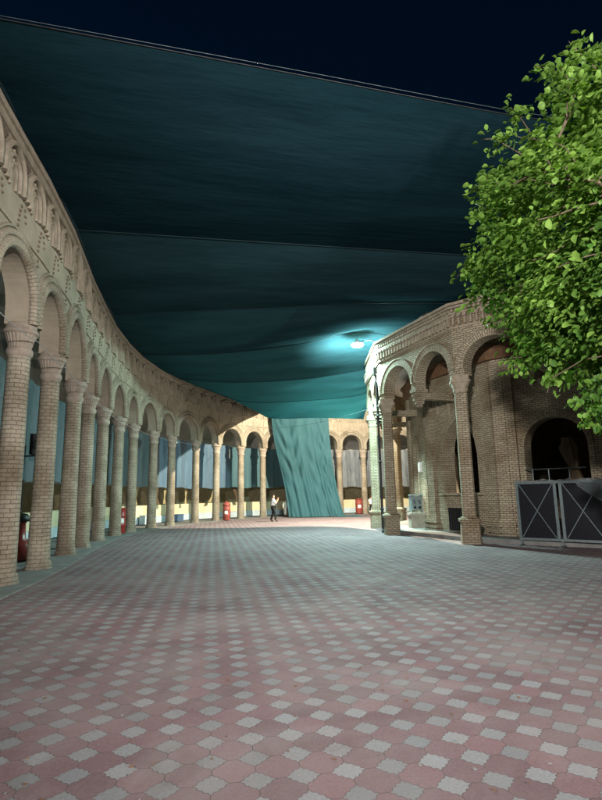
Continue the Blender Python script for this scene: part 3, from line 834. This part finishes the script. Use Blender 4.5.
cur.grid(P, lambda i, j: (i / nu * 4.4, j / nv * 8), 0, True)
# trailing tail on the ground
T = []
for i in range(31):
    t = i / 30; row = []
    for j in range(9):
        w = j / 8 - .5
        row.append((2.5 + 2.5 * t, 40.0 - .75 * t + .2 * math.sin(6 * t) + w * .9 * (1 - t) ** .7, .03 + .16 * (1 - t) * (math.cos(w * PI)) * (1 + .5 * math.sin(14 * t + 3 * w))))
    T.append(row)
cur.grid(T, lambda i, j: (i / 10, j / 8), 0, True)
topedge = [P[i][nv] for i in range(nu + 1)]
cur_o = tag(cur.build('hanging_curtain', M['curtain']), 'tall green net curtain hanging from the canopy to the ground before the far arcade', 'curtain')
rpe = MB(); rpe.tube([(-3.0, 41.3, 8.6)] + topedge + [(2.9, 43.1, 8.6)], .025, 6); build_child(rpe, 'hanging_rope', M['seam'], cur_o)

# ------------------------------------------------------------------ lamps
def floodlight(loc, label, r=.27):
    e = empty('floodlight', loc, label, 'floodlight')
    h = MB(); h.lathe([(0, .22), (.07, .22), (.09, .13), (r * .9, .07), (r * 1.02, .03), (r * 1.02, .012), (0, .012)], loc, 28)
    build_child(h, 'housing', M['white'], e)
    l = MB(); l.lathe([(0, -.11), (r * .5, -.10), (r * .85, -.065), (r * .97, -.02), (r, .008)], loc, 32); build_child(l, 'lens', M['lens'], e)
    return e
LA = (2.60, 22.95, 8.30)
fa = floodlight(LA, 'lit cool white floodlight bracketed off the pavilion corner under the canopy')
br_ = MB(); br_.tube([(LA[0], LA[1], LA[2] + .14), (3.2, 22.75, 8.45), (3.7, 22.5, 8.07)], .025, 8); build_child(br_, 'bracket', M['darkmetal'], fa)
LB = (3.5, 31.3, 8.8)
def point(name, loc, power, color, r):
    d = bpy.data.lights.new(name, 'POINT'); d.energy = power; d.color = color; d.shadow_soft_size = r
    o = bpy.data.objects.new(name, d); COL.objects.link(o); o.location = loc; return o
def spot(name, loc, aim, power, color, r, ang, blend):
    d = bpy.data.lights.new(name, 'SPOT'); d.energy = power; d.color = color; d.shadow_soft_size = r; d.spot_size = math.radians(ang); d.spot_blend = blend
    o = bpy.data.objects.new(name, d); COL.objects.link(o); o.location = loc
    o.rotation_euler = (V3(aim) - V3(loc)).to_track_quat('-Z', 'Y').to_euler(); return o
point('yard_lamp', LB, 19500, (1.0, .89, .68), .08)
spot('court_lamp', (-2.6, -5.0, 5.2), (4.4, 10.5, 4.8), 18500, (1.0, .94, .88), .25, 80, 1.0)
spot('tree_lamp', (10.5, 2.5, 7.5), (4.3, 7.8, 5.0), 14000, (1.0, .96, .84), .5, 52, .9)
spot('side_lamp', (7.5, -5.5, 5.0), (-7.5, 13.0, 6.0), 15500, (1.0, .93, .88), .3, 74, .9)
# mast that carries the yard lamp, on the pavilion roof
VV = PV[2]
ms = empty('lamp_mast', (VV.x + .6, VV.y - .5, 8.0), 'steel lamp mast on the pavilion roof behind the canopy', 'lamp mast')
mm = MB(); mm.tube([(VV.x + .6, VV.y - .5, 7.9), (VV.x + .6, VV.y - .5, LB[2] + .3), (LB[0] + .3, LB[1] - .05, LB[2] + .36)], .06, 8); build_child(mm, 'mast_pole', M['steel'], ms)
mm = MB(); mm.box((LB[0], LB[1], LB[2] + .29), .5, .35, .14); build_child(mm, 'lamp_head', M['steel'], ms)

# ------------------------------------------------------------------ gate barrier
gA, gB = V3((6.73, 16.85)), V3((9.35, 14.45))
gd = (gB - gA).normalized(); gn = V3((gd.y, -gd.x)); grot = math.atan2(gd.y, gd.x); GL = 3.12
GT = empty('metal_barrier', (gA.x, gA.y, 0), 'grey steel framed barrier with dark panels and crossed braces before the pavilion', 'barrier')
def GP(u, z, off=0): p = gA + gd * u + gn * off; return V3((p.x, p.y, z))
def bar(mb, u0, z0, u1, z1, w, off=0, dep=.05):
    a, b = GP(u0, z0, off), GP(u1, z1, off); dv = (b - a); L_ = dv.length; x = dv.normalized(); y = V3((gn.x, gn.y, 0)); z = x.cross(y)
    Mx = Matrix((x, y, z)).transposed(); mb.box((a + b) / 2, L_, dep, w, M4=Mx)
fz0, fz1 = .20, 1.90
fm = MB()
bar(fm, 0, fz0, 3.96, fz0, .07); bar(fm, 0, fz1, 3.96, fz1, .08)
for u in (.045, 1.17, 1.33, 2.46, 2.62, 3.75): bar(fm, u, fz0 + .036, u, fz1 - .041, .085)
build_child(fm, 'frame', M['steel'], GT)
for (a, b) in ((.09, 1.125), (1.375, 2.415), (2.665, 3.70)):
    p = MB(); bar(p, a, (fz0 + fz1) / 2, b, (fz0 + fz1) / 2, fz1 - fz0 - .08, -.012, .012); build_child(p, 'panel', M['panel_dark'], GT)
    for (z0, z1) in ((fz0 + .05, fz1 - .05), (fz1 - .05, fz0 + .05)):
        p = MB(); bar(p, a + .02, z0, b - .02, z1, .022, .012 if z0 < z1 else .022, .008); build_child(p, 'brace', M['steel'], GT)
for u in (.06, 1.25, 2.54, 3.72):
    p = MB(); bar(p, u, .0, u, fz0 - .037, .06)
    a = GP(u, .02, 0); p.box(a, .08, .5, .035, grot); build_child(p, 'foot', M['steel'], GT)
# clear film over the right hand panel's corner
fl = MB(); P = []
for i in range(25):
    u = i / 24; row = []
    for j in range(17):
        v = j / 16
        lo = lerp(1.80, .98, u ** .9) if u < .8 else lerp(1.05, .86, (u - .8) / .2)
        z = lerp(1.97 + .02 * math.sin(9 * u), lo, v)
        off = .05 + .03 * math.sin(13 * u + 4 * v) + .02 * math.sin(21 * v + 7 * u) - (.05 if v < .06 else 0)
        row.append(GP(1.80 + u * 1.1, z, off + .02))
    P.append(row)
fl.grid(P, None, 0, True); tag(fl.build('plastic_film', M['film']), 'crumpled clear plastic film draped over the top right corner of the barrier', 'plastic sheet')
# scraps lying along the top rail
sc_ = MB(); r5 = random.Random(5)
tb = []
for i in range(60):
    u = i / 59 * 2.6 + .02; tb.append(GP(u, 1.955 + .02 * math.sin(u * 9) + r5.uniform(-.008, .012), r5.uniform(-.012, .012)))
sc_.tube(tb, [.022 + .012 * math.sin(i * 1.1) for i in range(60)], 6); tag(sc_.build('rope', M['concrete']), 'grey knotted rope lying along the top rail of the barrier', 'rope')

# covered column, rails behind the barrier
rl = empty('guard_rail', (8.2, 17.2, .14), 'thin steel guard rail standing in the dark arched doorway', 'guard rail')
A5, B5 = PI_IN[5], PI_IN[6]; d5 = (B5 - A5).normalized(); n5 = V3((d5.y, -d5.x))
def RP(u, z, off=.25): p = A5 + d5 * u + n5 * off; return (p.x, p.y, z)
U5 = (B5 - A5).length * .5
p = MB(); p.tube([RP(U5 - .95, 2.35), RP(U5 + .9, 2.35)], .02, 6); build_child(p, 'rail', M['steel'], rl)
for u in (-.72, -.22, .4):
    p = MB(); p.tube([RP(U5 + u, .14), RP(U5 + u, 2.34)], .022, 6); build_child(p, 'post', M['steel'], rl)
# dark cloth bundle hung in the doorway
P = []
for i in range(33):
    a = 2 * PI * i / 32; row = []
    for j in range(21):
        v = j / 20; z = .16 + 3.2 * v
        r = .30 * (1 - .55 * math.exp(-((v - .68) / .13) ** 2)) * (1 + .14 * math.cos(8 * a + 3 * v)) * (1 if v < .95 else .6)
        q = A5 + d5 * (U5 + .42 + .1 * math.sin(4 * v) + r * math.cos(a)) + n5 * (-.15 + .6 * r * math.sin(a)); row.append((q.x, q.y, z))
    P.append(row)
p = MB(); p.grid(P, lambda i, j: (i / 10, j / 8), 0, True); tag(p.build('tied_curtain', M['drape_brown']), 'dark curtain tied in the middle inside the arched doorway', 'curtain')

# ------------------------------------------------------------------ equipment at the pavilion corner
bx, by = 5.02, 23.75
e = empty('stone_block', (bx, by, .14), 'low stone block with chamfered edge beside the pavilion corner pier', 'stone block')
p = MB(); p.box((bx, by, .42), .62, .62, .56); build_child(p, 'block', M['stone'], e)
p = MB(); p.box((bx, by, .745), .72, .72, .09); build_child(p, 'cap_slab', M['stone'], e)
e = empty('water_dispenser', (bx, by, .79), 'pale metal water dispenser with dark taps standing on the stone block', 'water dispenser')
p = MB()
for sx in (-.24, .24):
    for sy in (-.2, .2): p.box((bx + sx, by + sy, 1.17), .05, .05, .76)
p.box((bx, by, 1.56), .56, .48, .05); p.box((bx, by + .1, 1.2), .44, .3, .6); build_child(p, 'cabinet', M['cabinet'], e)
for dx in (-.1, .12):
    p = MB(); p.tube([(bx + dx, by - .04, 1.3), (bx + dx, by - .2, 1.3), (bx + dx, by - .22, 1.2)], .03, 6); p.lathe([(0, 0), (.06, .0), (.06, .12), (0, .12)], (bx + dx, by - .2, .98), 10); build_child(p, 'tap', M['black'], e)
p = MB(); p.box((5.12, 22.9, 2.75), .1, .26, .42); p.box((5.06, 22.9, 2.75), .03, .2, .34)
tag(p.build('meter_box', M['white']), 'small white meter box fixed on the pavilion corner pier', 'meter box')

# ------------------------------------------------------------------ drums, boxes, speaker, cameras
def drum(x, y, z, r, h, m_, label, dome=True, mark=True, face=-1.57):
    e = empty('water_drum', (x, y, z), label, 'drum', 'red drums along the arcade')
    p = MB(); p.lathe([(0, .0), (r * .95, 0), (r, .03), (r, h * .30), (r * 1.05, h * .32), (r * 1.05, h * .35), (r, h * .37), (r, h * .66), (r * 1.05, h * .68), (r * 1.05, h * .71), (r, h * .73), (r * .98, h * .98), (0, h * .98)], (x, y, z), 28); build_child(p, 'body', m_, e)
    p = MB()
    if dome: p.lathe([(r * 1.1, h * .981), (r * 1.1, h * 1.03), (r * .95, h * 1.12), (r * .6, h * 1.2), (r * .2, h * 1.23), (r * .16, h * 1.28), (0, h * 1.29)], (x, y, z), 28)
    else: p.lathe([(0, h * .981), (r * 1.06, h * .981), (r * 1.06, h * 1.02), (r * .9, h * 1.05), (0, h * 1.05)], (x, y, z), 28)
    build_child(p, 'lid', m_, e)
    if mark:
        p = MB(); P = []
        for i in range(9):
            a = face + (i / 8 - .5) * .9; P.append([(x + (r + .006) * math.cos(a), y + (r + .006) * math.sin(a), z + h * (.42 + .2 * j / 3 + .03 * math.sin(i * 2.1 + j))) for j in range(4)])
        p.grid(P, None, 0, True); build_child(p, 'white_mark', M['white'], e)
    return e
drum(-5.30, 37.2, .03, .25, 1.02, M['redfade'], 'faded red drum with domed lid beside a far left column')
drum(4.62, 44.0, .07, .30, 1.15, M['redfade'], 'flat topped pink red drum right of the green curtain', False)
drum(-8.62, 25.4, .03, .22, 1.12, M['red'], 'deep red drum with white marking between two middle left columns', False, face=-1.0)
# red motor cart behind the nearest columns
cx, cy = -7.75, 14.7
e = empty('water_pump', (cx, cy, .07), 'red water pump with dark top and white ring behind the second column', 'pump')
p = MB(); p.lathe([(0, 0), (.36, 0), (.40, .05), (.40, .34), (.30, .46), (.17, .55), (.15, .95), (.19, 1.0), (.0, 1.0)], (cx, cy, .07), 24); build_child(p, 'body', M['red'], e)
p = MB(); p.lathe([(0, 1.0), (.25, 1.0), (.27, 1.06), (.18, 1.2), (0, 1.24)], (cx, cy, .07), 20); p.tube([(cx, cy, 1.3), (cx + .05, cy - .3, 1.55), (cx + .1, cy - .3, 1.95)], .03, 6); build_child(p, 'motor', M['darkmetal'], e)
p = MB(); p.tube([(cx + .02 + .11 * math.cos(a), cy - .42 , .42 + .11 * math.sin(a)) for a in [2 * PI * k / 20 for k in range(21)]], .025, 6); build_child(p, 'ring', M['white'], e)
def crate(t, off, sx, sy, sz, m_, label, z=.07):
    q = along(miter(CP, off), t); dd = (along(CP, t + .1) - along(CP, t)).normalized(); rot = math.atan2(dd.y, dd.x)
    e = tag(MB_box(q, sx, sy, sz, rot, m_, z), label, 'box', 'boxes left in the arcade')
def MB_box(q, sx, sy, sz, rot, m_, z):
    p = MB(); p.box((q.x, q.y, z + sz / 2), sx, sy, sz, rot); p.box((q.x, q.y, z + sz + .02), sx + .04, sy + .04, .036, rot); return p.build('storage_box', m_)
crate(13.35, 1.9, .75, .4, .42, M['bluebox'], 'dark blue box on the arcade floor near the red domed drum')
crate(12.2, 1.9, 1.0, .4, .5, M['paleblue'], 'long pale blue box under the ochre drapes')
crate(15.3, 1.75, .95, .45, .40, M['paleblue'], 'pale blue box just right of the red domed drum')
# loudspeaker
sx_, sy_ = -8.1, 16.1
e = empty('loudspeaker', (sx_, sy_, 3.0), 'black loudspeaker on a bracket behind the second column', 'loudspeaker')
p = MB(); p.box((sx_, sy_, 3.32), .42, .38, .62, .3); build_child(p, 'cabinet', M['black'], e)
p = MB(); p.tube([(sx_ - .45, sy_ + .1, 2.98), (sx_ + .1, sy_, 2.98)], .025, 6); p.tube([(sx_ - .45, sy_ + .1, .1), (sx_ - .45, sy_ + .1, 3.3)], .03, 6); build_child(p, 'bracket', M['darkmetal'], e)
p = MB(); p.lathe([(.0, .0), (.13, 0), (.15, .02), (.12, .03), (.05, .01), (0, .01)], (sx_ + .06, sy_ - .205, 3.3), 18, axis=Matrix.Rotation(PI / 2, 3, 'X')); build_child(p, 'cone', M['darkmetal'], e)
def cctv(t, off, z, label, s=1):
    q = along(miter(CP, off), t)
    e = empty('security_camera', (q.x, q.y, z), label, 'camera', 'cameras under the arches')
    p = MB(); p.lathe([(0, .16 * s), (.15 * s, .16 * s), (.16 * s, .02), (.14 * s, 0), (0, 0)], (q.x, q.y, z), 18); p.tube([(q.x, q.y, z + .15 * s), (q.x, q.y, z + .5)], .03, 6); build_child(p, 'housing', M['white'], e)
    p = MB(); p.lathe([(.12 * s, 0), (.10 * s, -.07 * s), (.05 * s, -.115 * s), (0, -.12 * s)], (q.x, q.y, z), 18); build_child(p, 'dome', M['black'], e)
cctv(11.28, .35, 5.0, 'white dome camera with black lens under the arch, larger of the two', 1.5)
cctv(12.35, .35, 4.95, 'small white camera under the next arch to the right', .8)

# ------------------------------------------------------------------ cables
def cable(path, r, m_, label, name='cable'):
    p = MB(); p.tube(path, r, 5); tag(p.build(name, m_), label, 'cable')
cp_ = []
for i in range(2, 14):
    a = front[i]; dirn = (front[i] - CP[i]).normalized()
    q = CP[i] + dirn * .36
    cp_.append(V3((q.x, q.y, 4.98)))
pa = []
for i in range(len(cp_) - 1):
    for k in range(8):
        t = k / 8; w = cp_[i].lerp(cp_[i + 1], t); w.z -= .06 * 4 * t * (1 - t); pa.append(w)
cable(pa, .010, M['cable_white'], 'thin white cable sagging from column to column along the left arcade')
pa = []
for k in range(41):
    t = k / 40; a = V3((-4.3, 39.7, 6.95)).lerp(V3((3.66, 21.7, 5.42)), t); a.z -= .55 * 4 * t * (1 - t); pa.append(a)
cable(pa, .008, M['steel'], 'grey cable slung from the far arcade to the pavilion corner across the green curtain')

# ------------------------------------------------------------------ people
def skin_mesh(name, joints, bones, m_, parent=None, sub=2):
    idx = {k: i for i, k in enumerate(joints)}
    me = bpy.data.meshes.new(name); me.from_pydata([joints[k][0] for k in joints], [(idx[a], idx[b]) for a, b in bones], [])
    o = bpy.data.objects.new(name, me); COL.objects.link(o)
    md = o.modifiers.new('s', 'SKIN'); md.use_smooth_shade = True
    for k in joints:
        r = joints[k][1]; me.skin_vertices[0].data[idx[k]].radius = (r, r) if not isinstance(r, tuple) else r
    me.skin_vertices[0].data[0].use_root = True
    o.modifiers.new('d', 'SUBSURF').levels = sub; o.modifiers['d'].render_levels = sub
    dg = bpy.context.evaluated_depsgraph_get(); ev = o.evaluated_get(dg)
    nm = bpy.data.meshes.new_from_object(ev); o.modifiers.clear(); o.data = nm; bpy.data.meshes.remove(me)
    nm.materials.clear(); nm.materials.append(m_)
    nm.polygons.foreach_set('use_smooth', [True] * len(nm.polygons))
    return o
def person(loc, rz, H, pose, label, top, bottom, robe=False):
    e = empty('person', loc, label, 'person'); e.rotation_euler.z = rz
    k = H / 1.72
    J = {}
    def j(n, x, y, z, r): J[n] = ((x * k, y * k, z * k), r * k if not isinstance(r, tuple) else tuple(q * k for q in r))
    # figure faces -Y
    j('pelvis', 0, 0, .95, .13); j('waist', 0, 0, 1.10, .115); j('chest', 0, 0, 1.30, .135); j('neckb', 0, 0, 1.45, .075); j('neck', 0, -.01, 1.51, .05); j('head', 0, -.02, 1.60, .082); j('crown', 0, -.01, 1.67, .075)
    j('nose', 0, -.105, 1.60, .016); 
    for s in (-1, 1):
        n = 'L' if s > 0 else 'R'
        j('ear' + n, s * .088, 0, 1.60, .018)
        j('hip' + n, s * .095, 0, .90, .095)
        st = pose['step'] * s
        j('knee' + n, s * .11, -.05 + st * .5, .50, .062); j('ank' + n, s * .12, .02 + st, .09, .042); j('toe' + n, s * .14, -.15 + st, .04, .035)
        j('sho' + n, s * .17, 0, 1.41, .066)
        el, wr = pose['arm' + n]
        j('elb' + n, s * el[0], el[1], el[2], .042); j('wr' + n, s * wr[0], wr[1], wr[2], .028)
        dv = (V3((s * wr[0], wr[1], wr[2])) - V3((s * el[0], el[1], el[2]))).normalized()
        pm = V3((s * wr[0], wr[1], wr[2])) + dv * .07; j('palm' + n, *pm, .03)
        sd = dv.cross(V3((0, -1, .2))).normalized()
        for f in range(4):
            b = pm + dv * .035 + sd * (.024 * (f - 1.5)); j('f%d' % f + n, *b, .0095)
            t = b + dv * (.045 + .012 * (1 - abs(f - 1.4))) + V3((0, -.02, 0)); j('t%d' % f + n, *t, .0075)
        th = pm - dv * .02 + sd * .045; j('th' + n, *th, .011); t = th + dv * .04 + sd * .012 + V3((0, -.01, 0)); j('tt' + n, *t, .008)
    B = [('pelvis', 'waist'), ('waist', 'chest'), ('chest', 'neckb'), ('neckb', 'neck'), ('neck', 'head'), ('head', 'crown'), ('head', 'nose')]
    for n in 'LR':
        B += [('head', 'ear' + n), ('pelvis', 'hip' + n), ('hip' + n, 'knee' + n), ('knee' + n, 'ank' + n), ('ank' + n, 'toe' + n), ('chest', 'sho' + n), ('sho' + n, 'elb' + n), ('elb' + n, 'wr' + n), ('wr' + n, 'palm' + n), ('palm' + n, 'th' + n), ('th' + n, 'tt' + n)]
        for f in range(4): B += [('palm' + n, 'f%d' % f + n), ('f%d' % f + n, 't%d' % f + n)]
    o = skin_mesh('body', J, B, M['skin']); o.parent = e
    def sub(names, bones, grow, nm, m_):
        JJ = {q: (J[q][0], (J[q][1] + grow * k)) for q in names}
        o = skin_mesh(nm, JJ, bones, m_); o.parent = e
    if robe:
        JJ = {'pelvis': (J['pelvis'][0], .18 * k), 'waist': (J['waist'][0], .15 * k), 'chest': (J['chest'][0], .165 * k), 'neckb': (J['neckb'][0], .1 * k), 'hem1': ((0, 0, .5 * k), .19 * k), 'hem': ((0, 0, .12 * k), .21 * k)}
        BB = [('pelvis', 'waist'), ('waist', 'chest'), ('chest', 'neckb'), ('pelvis', 'hem1'), ('hem1', 'hem')]
        for n in 'LR':
            for q in ('sho', 'elb', 'wr'): JJ[q + n] = (J[q + n][0], J[q + n][1] + .022 * k)
            BB += [('chest', 'sho' + n), ('sho' + n, 'elb' + n), ('elb' + n, 'wr' + n)]
        o = skin_mesh('robe', JJ, BB, top); o.parent = e
    else:
        nm = ['pelvis', 'waist', 'chest', 'neckb'] + [q + n for n in 'LR' for q in ('sho', 'elb')]
        bb = [('pelvis', 'waist'), ('waist', 'chest'), ('chest', 'neckb')] + [b for n in 'LR' for b in (('chest', 'sho' + n), ('sho' + n, 'elb' + n))]
        sub(nm, bb, .024, 'shirt', top)
        nm = ['pelvis'] + [q + n for n in 'LR' for q in ('hip', 'knee', 'ank')]
        bb = [b for n in 'LR' for b in (('pelvis', 'hip' + n), ('hip' + n, 'knee' + n), ('knee' + n, 'ank' + n))]
        sub(nm, bb, .02, 'trousers', bottom)
        for n in 'LR':
            sub(['ank' + n, 'toe' + n], [('ank' + n, 'toe' + n)], .012, 'shoe', M['black'])
    # hair cap and simple face details
    hb = MB(); P = []
    for i in range(17):
        a = 2 * PI * i / 16; row = []
        for q in range(9):
            t = q / 8 * (1.35 if math.sin(a) > -.3 else .95); r = .110
            row.append((r * math.sin(t) * math.cos(a) * k, (-.004 + .118 * math.sin(t) * math.sin(a)) * k, (1.640 + .108 * math.cos(t)) * k))
        P.append(row)
    hb.grid(P, None, 0, True); o = hb.build('hair', M['hair']); o.parent = e
    fb = MB()
    for s in (-1, 1): fb.ball((s * .032 * k, -.092 * k, 1.615 * k), .011 * k, .008 * k, .007 * k, 8, 6)
    fb.box((0, -.091 * k, 1.555 * k), .045 * k, .012 * k, .009 * k)
    o = fb.build('face', M['hair']); o.parent = e
    return e
hang = ((.24, .02, 1.13), (.26, -.05, .88))
person((-1.9, 34.3, 0), math.radians(100), 1.70, dict(step=.14, armL=((.25, -.12, 1.18), (.12, -.27, 1.42)), armR=((.25, -.15, 1.15), (.10, -.28, 1.36))), 'person in white shirt and black trousers standing left of the green curtain', M['shirt'], M['trousers'])
person((-1.35, 41.2, .07), math.radians(20), 1.25, dict(step=.05, armL=hang, armR=hang), 'small person in long pale robe half hidden at the left edge of the green curtain', M['robe'], M['robe'], True)
person((5.5, 43.0, .0), math.radians(-30), 1.45, dict(step=.08, armL=hang, armR=((.24, -.1, 1.15), (.16, -.26, 1.2))), 'distant person in white shirt beside the pavilion columns near the red drum', M['shirt'], M['trousers'])

# ------------------------------------------------------------------ tree
TR = empty('tree', (6.0, 7.6, 0), 'leafy broad-leaved tree with dense bright green crown at the right edge', 'tree')
rt = random.Random(11)
tk = MB()
base = V3((6.0, 7.6, 0))
tk.tube([base, base + V3((.03, .02, .8)), base + V3((-.05, .05, 1.7)), base + V3((-.02, 0, 2.5))], [.24, .2, .17, .16], 12)
build_child(tk, 'trunk', M['bark'], TR)
CC = V3((5.86, 7.35, 5.45))
def inside(p):
    q = p - CC
    # egg shaped: wide above the middle, narrowing below
    zr = 3.0 if q.z > 0 else 3.35
    w = 1.0 if q.z > -.5 else max(.2, 1 - .10 * (-.5 - q.z))
    return (q.x / (3.0 * w)) ** 2 + (q.y / (2.7 * w)) ** 2 + (q.z / zr) ** 2
tips = []
bm_ = MB()
top0 = base + V3((-.02, 0, 2.4))
for li in range(13):
    a = 2 * PI * li / 13 + rt.uniform(-.2, .2); el = [.15, .5, .95, 1.3][li % 4] + rt.uniform(-.1, .1)
    dv = V3((math.cos(a) * math.cos(el), math.sin(a) * math.cos(el), math.sin(el)))
    p = top0 + V3((0, 0, rt.uniform(-.3, .3))); path = [p.copy()]
    for s in range(16):
        dv = (dv + V3((rt.uniform(-.16, .16), rt.uniform(-.16, .16), rt.uniform(-.08, .16)))).normalized()
        p = p + dv * .26
        if inside(p) > .92: break
        path.append(p.copy())
        if s > 2:
            for _ in range(3):
                b = (dv * .5 + V3((rt.uniform(-1, 1), rt.uniform(-1, 1), rt.uniform(-.6, .9)))).normalized(); q = p.copy(); tw = [q.copy()]
                for z in range(rt.randint(3, 6)):
                    b = (b + V3((rt.uniform(-.25, .25), rt.uniform(-.25, .25), rt.uniform(-.25, .2)))).normalized(); q = q + b * .2
                    if inside(q) > 1.05 + rt.uniform(-.06, .10): break
                    tw.append(q.copy()); tips.append(q.copy())
                if len(tw) > 1: bm_.tube(tw, [.016 - .002 * z for z in range(len(tw))], 5, cap=False)
    n = len(path)
    if n > 2: bm_.tube(path, [max(.02, .09 * (1 - i / n) + .015) for i in range(n)], 7, cap=False)
# fill of outer sprays so that the crown is dense with an uneven edge
cl = []; lumps = []; bm_s = []
while len(lumps) < 150:
    p = CC + V3((rt.uniform(-3.3, 3.3), rt.uniform(-3, 3), rt.uniform(-3.2, 3.3)))
    e_ = inside(p)
    if .30 < e_ < .98 and all((p - q).length > .42 for q, _, _ in lumps): lumps.append((p, rt.uniform(.26, .52), rt.uniform(0, 1)))
for (p, r_, tn) in lumps:
    for _ in range(int(21 * (r_ / .4) ** 2)):
        v = V3((rt.gauss(0, 1), rt.gauss(0, 1), rt.gauss(0, .8))); v = v.normalized() * r_ * rt.random() ** .4
        if inside(p + v) < 1.14: cl.append((p + v, tn))
for _ in range(70):     # loose sprays that stand out of the crown
    v = V3((rt.gauss(0, 1), rt.gauss(0, 1), rt.gauss(0, 1))).normalized(); k_ = 1
    while inside(CC + v * k_) < .97: k_ += .05
    p0 = CC + v * k_; dv = (v + V3((rt.uniform(-.5, .5), rt.uniform(-.5, .5), rt.uniform(-.7, .3)))).normalized(); L_ = rt.uniform(.25, .6)
    near = min(tips, key=lambda t: (t - p0).length); bm_s.append([near, near.lerp(p0, .5) + V3((0, 0, .03)), p0 + dv * L_ * .5, p0 + dv * L_ + V3((0, 0, -.06))])
    for q_ in range(int(L_ / .09)): cl.append((p0 + dv * (q_ * .09) + V3((0, 0, -.02 * q_)), .7))
tips = [(p, rt.random()) for p in tips]
tips += cl
for pth in bm_s: bm_.tube(pth, [.012, .011, .008, .004][:len(pth)], 5, cap=False)
build_child(bm_, 'branches', M['bark'], TR)
leaf_v = []; leaf_f = []; tone = []
def leaf(p, dirv, up, s, tn):
    d = dirv.normalized(); w = d.cross(up); w = w.normalized() if w.length > 1e-3 else V3((1, 0, 0)); n = w.cross(d)
    k = len(leaf_v); c = rt.uniform(.05, .22); bend = rt.uniform(-.15, .35)
    W = rt.uniform(.34, .44)
    pts = [(0, 0, 0), (.28, W * .86, c * .8), (.62, W, c), (.30, 0, -.02), (.66, 0, -.04 - bend * .2), (1.0, 0, -bend * .6), (.28, -W * .86, c * .8), (.62, -W, c), (.86, W * .5, c * .5 - bend * .4), (.86, -W * .5, c * .5 - bend * .4)]
    for (a, b, cc) in pts: leaf_v.append(tuple(p + d * (a * s) + w * (b * s) + n * (cc * s)))
    for f in ((0, 3, 1), (1, 3, 4, 2), (2, 4, 8), (8, 4, 5), (0, 6, 3), (6, 7, 4, 3), (7, 9, 4), (9, 5, 4)):
        leaf_f.append(tuple(k + q for q in f)); tone.append(tn)
for p, tn_ in tips:
    ct = .12 + .55 * tn_ + rt.uniform(-.1, .1); od = (p - CC).normalized()
    m_ = rt.randint(10, 15)
    for _ in range(m_):
        o_ = V3((rt.gauss(0, .10), rt.gauss(0, .10), rt.gauss(0, .09)))
        dv = od * .7 + V3((rt.uniform(-1, 1), rt.uniform(-1, 1), rt.uniform(-1.0, .35)))
        up = V3((rt.uniform(-.6, .6), rt.uniform(-.6, .6), 1)) + od * .5
        leaf(p + o_, dv, up, rt.uniform(.07, .138), min(1, max(0, ct + rt.uniform(-.25, .25))))
me = bpy.data.meshes.new('crown'); me.from_pydata(leaf_v, [], leaf_f); me.materials.append(M['leaf'])
at = me.attributes.new('tone', 'FLOAT', 'FACE'); at.data.foreach_set('value', tone)
me.polygons.foreach_set('use_smooth', [True] * len(me.polygons))
cr = bpy.data.objects.new('crown', me); COL.objects.link(cr); cr.parent = TR; cr.location = -V3(TR.location)
print('leaves', len(leaf_v) // 10)

# fallen leaves and crumbs on the paving
lt = MB(); r9 = random.Random(9)
for _ in range(200):
    y = 2.5 + 12 * r9.random() ** 1.5; x = r9.uniform(-.55, .55) * y; s = r9.uniform(.008, .024); a = r9.uniform(0, 6.3)
    lt.poly([(x + s * math.cos(a + q) * (1 if q_ % 2 else .55), y + s * math.sin(a + q) * (1 if q_ % 2 else .55), .006 + .006 * (q_ % 2)) for q_, q in enumerate((0, 1.2, 2.5, 3.6, 5.0))], None, r9.choice([0, 1, 1, 1]))
o = lt.build('fallen_litter', [M['concrete'], M['wood']]); o['kind'] = 'stuff'; o['label'] = 'scattered crumbs of leaf and paper on the paving'; o['category'] = 'litter'

# ------------------------------------------------------------------ world, night fill, camera
w = bpy.data.worlds.new('World'); S.world = w; w.use_nodes = True; nt = w.node_tree
bg = next(n for n in nt.nodes if n.type == 'BACKGROUND')
sk = nt.nodes.new('ShaderNodeTexSky'); sk.sky_type = 'NISHITA'; sk.sun_disc = False; sk.sun_elevation = math.radians(4); sk.sun_rotation = math.radians(150); sk.air_density = 1.0; sk.dust_density = .3; sk.ozone_density = 6
tint = mixc(nt, 1.0, sk.outputs[0], (.7, .6, .5), 'MULTIPLY')
L(nt, tint, bg.inputs[0]); bg.inputs[1].default_value = .020
sd = bpy.data.lights.new('night_fill', 'SUN'); sd.energy = .015; sd.angle = math.radians(.5); sd.color = (.7, .8, 1.0)  # very faint sun lamp added to lift the dark
so = bpy.data.objects.new('night_fill', sd); COL.objects.link(so); so.rotation_euler = (math.radians(55), 0, math.radians(-30))

cd = bpy.data.cameras.new('camera'); co_ = bpy.data.objects.new('camera', cd); COL.objects.link(co_); S.camera = co_
cd.sensor_fit = 'VERTICAL'; cd.sensor_height = 24; cd.lens = 24 * 525 / 800; cd.clip_start = .05; cd.clip_end = 600
pitch, roll = .179, .018
Rm = Matrix.Rotation(PI / 2 + pitch, 4, 'X') @ Matrix.Rotation(-roll, 4, 'Z')
co_.matrix_world = Matrix.Translation((0, 0, 1.65)) @ Rm
vs = S.view_settings; vs.view_transform = 'Standard'; vs.look = 'None'; vs.gamma = 1; vs.exposure = 0; vs.use_curve_mapping = False
S.render.film_transparent = False
S.cycles.use_denoising = True
S.cycles.max_bounces = 8; S.cycles.diffuse_bounces = 4; S.cycles.transparent_max_bounces = 8
S.cycles.sample_clamp_indirect = 6
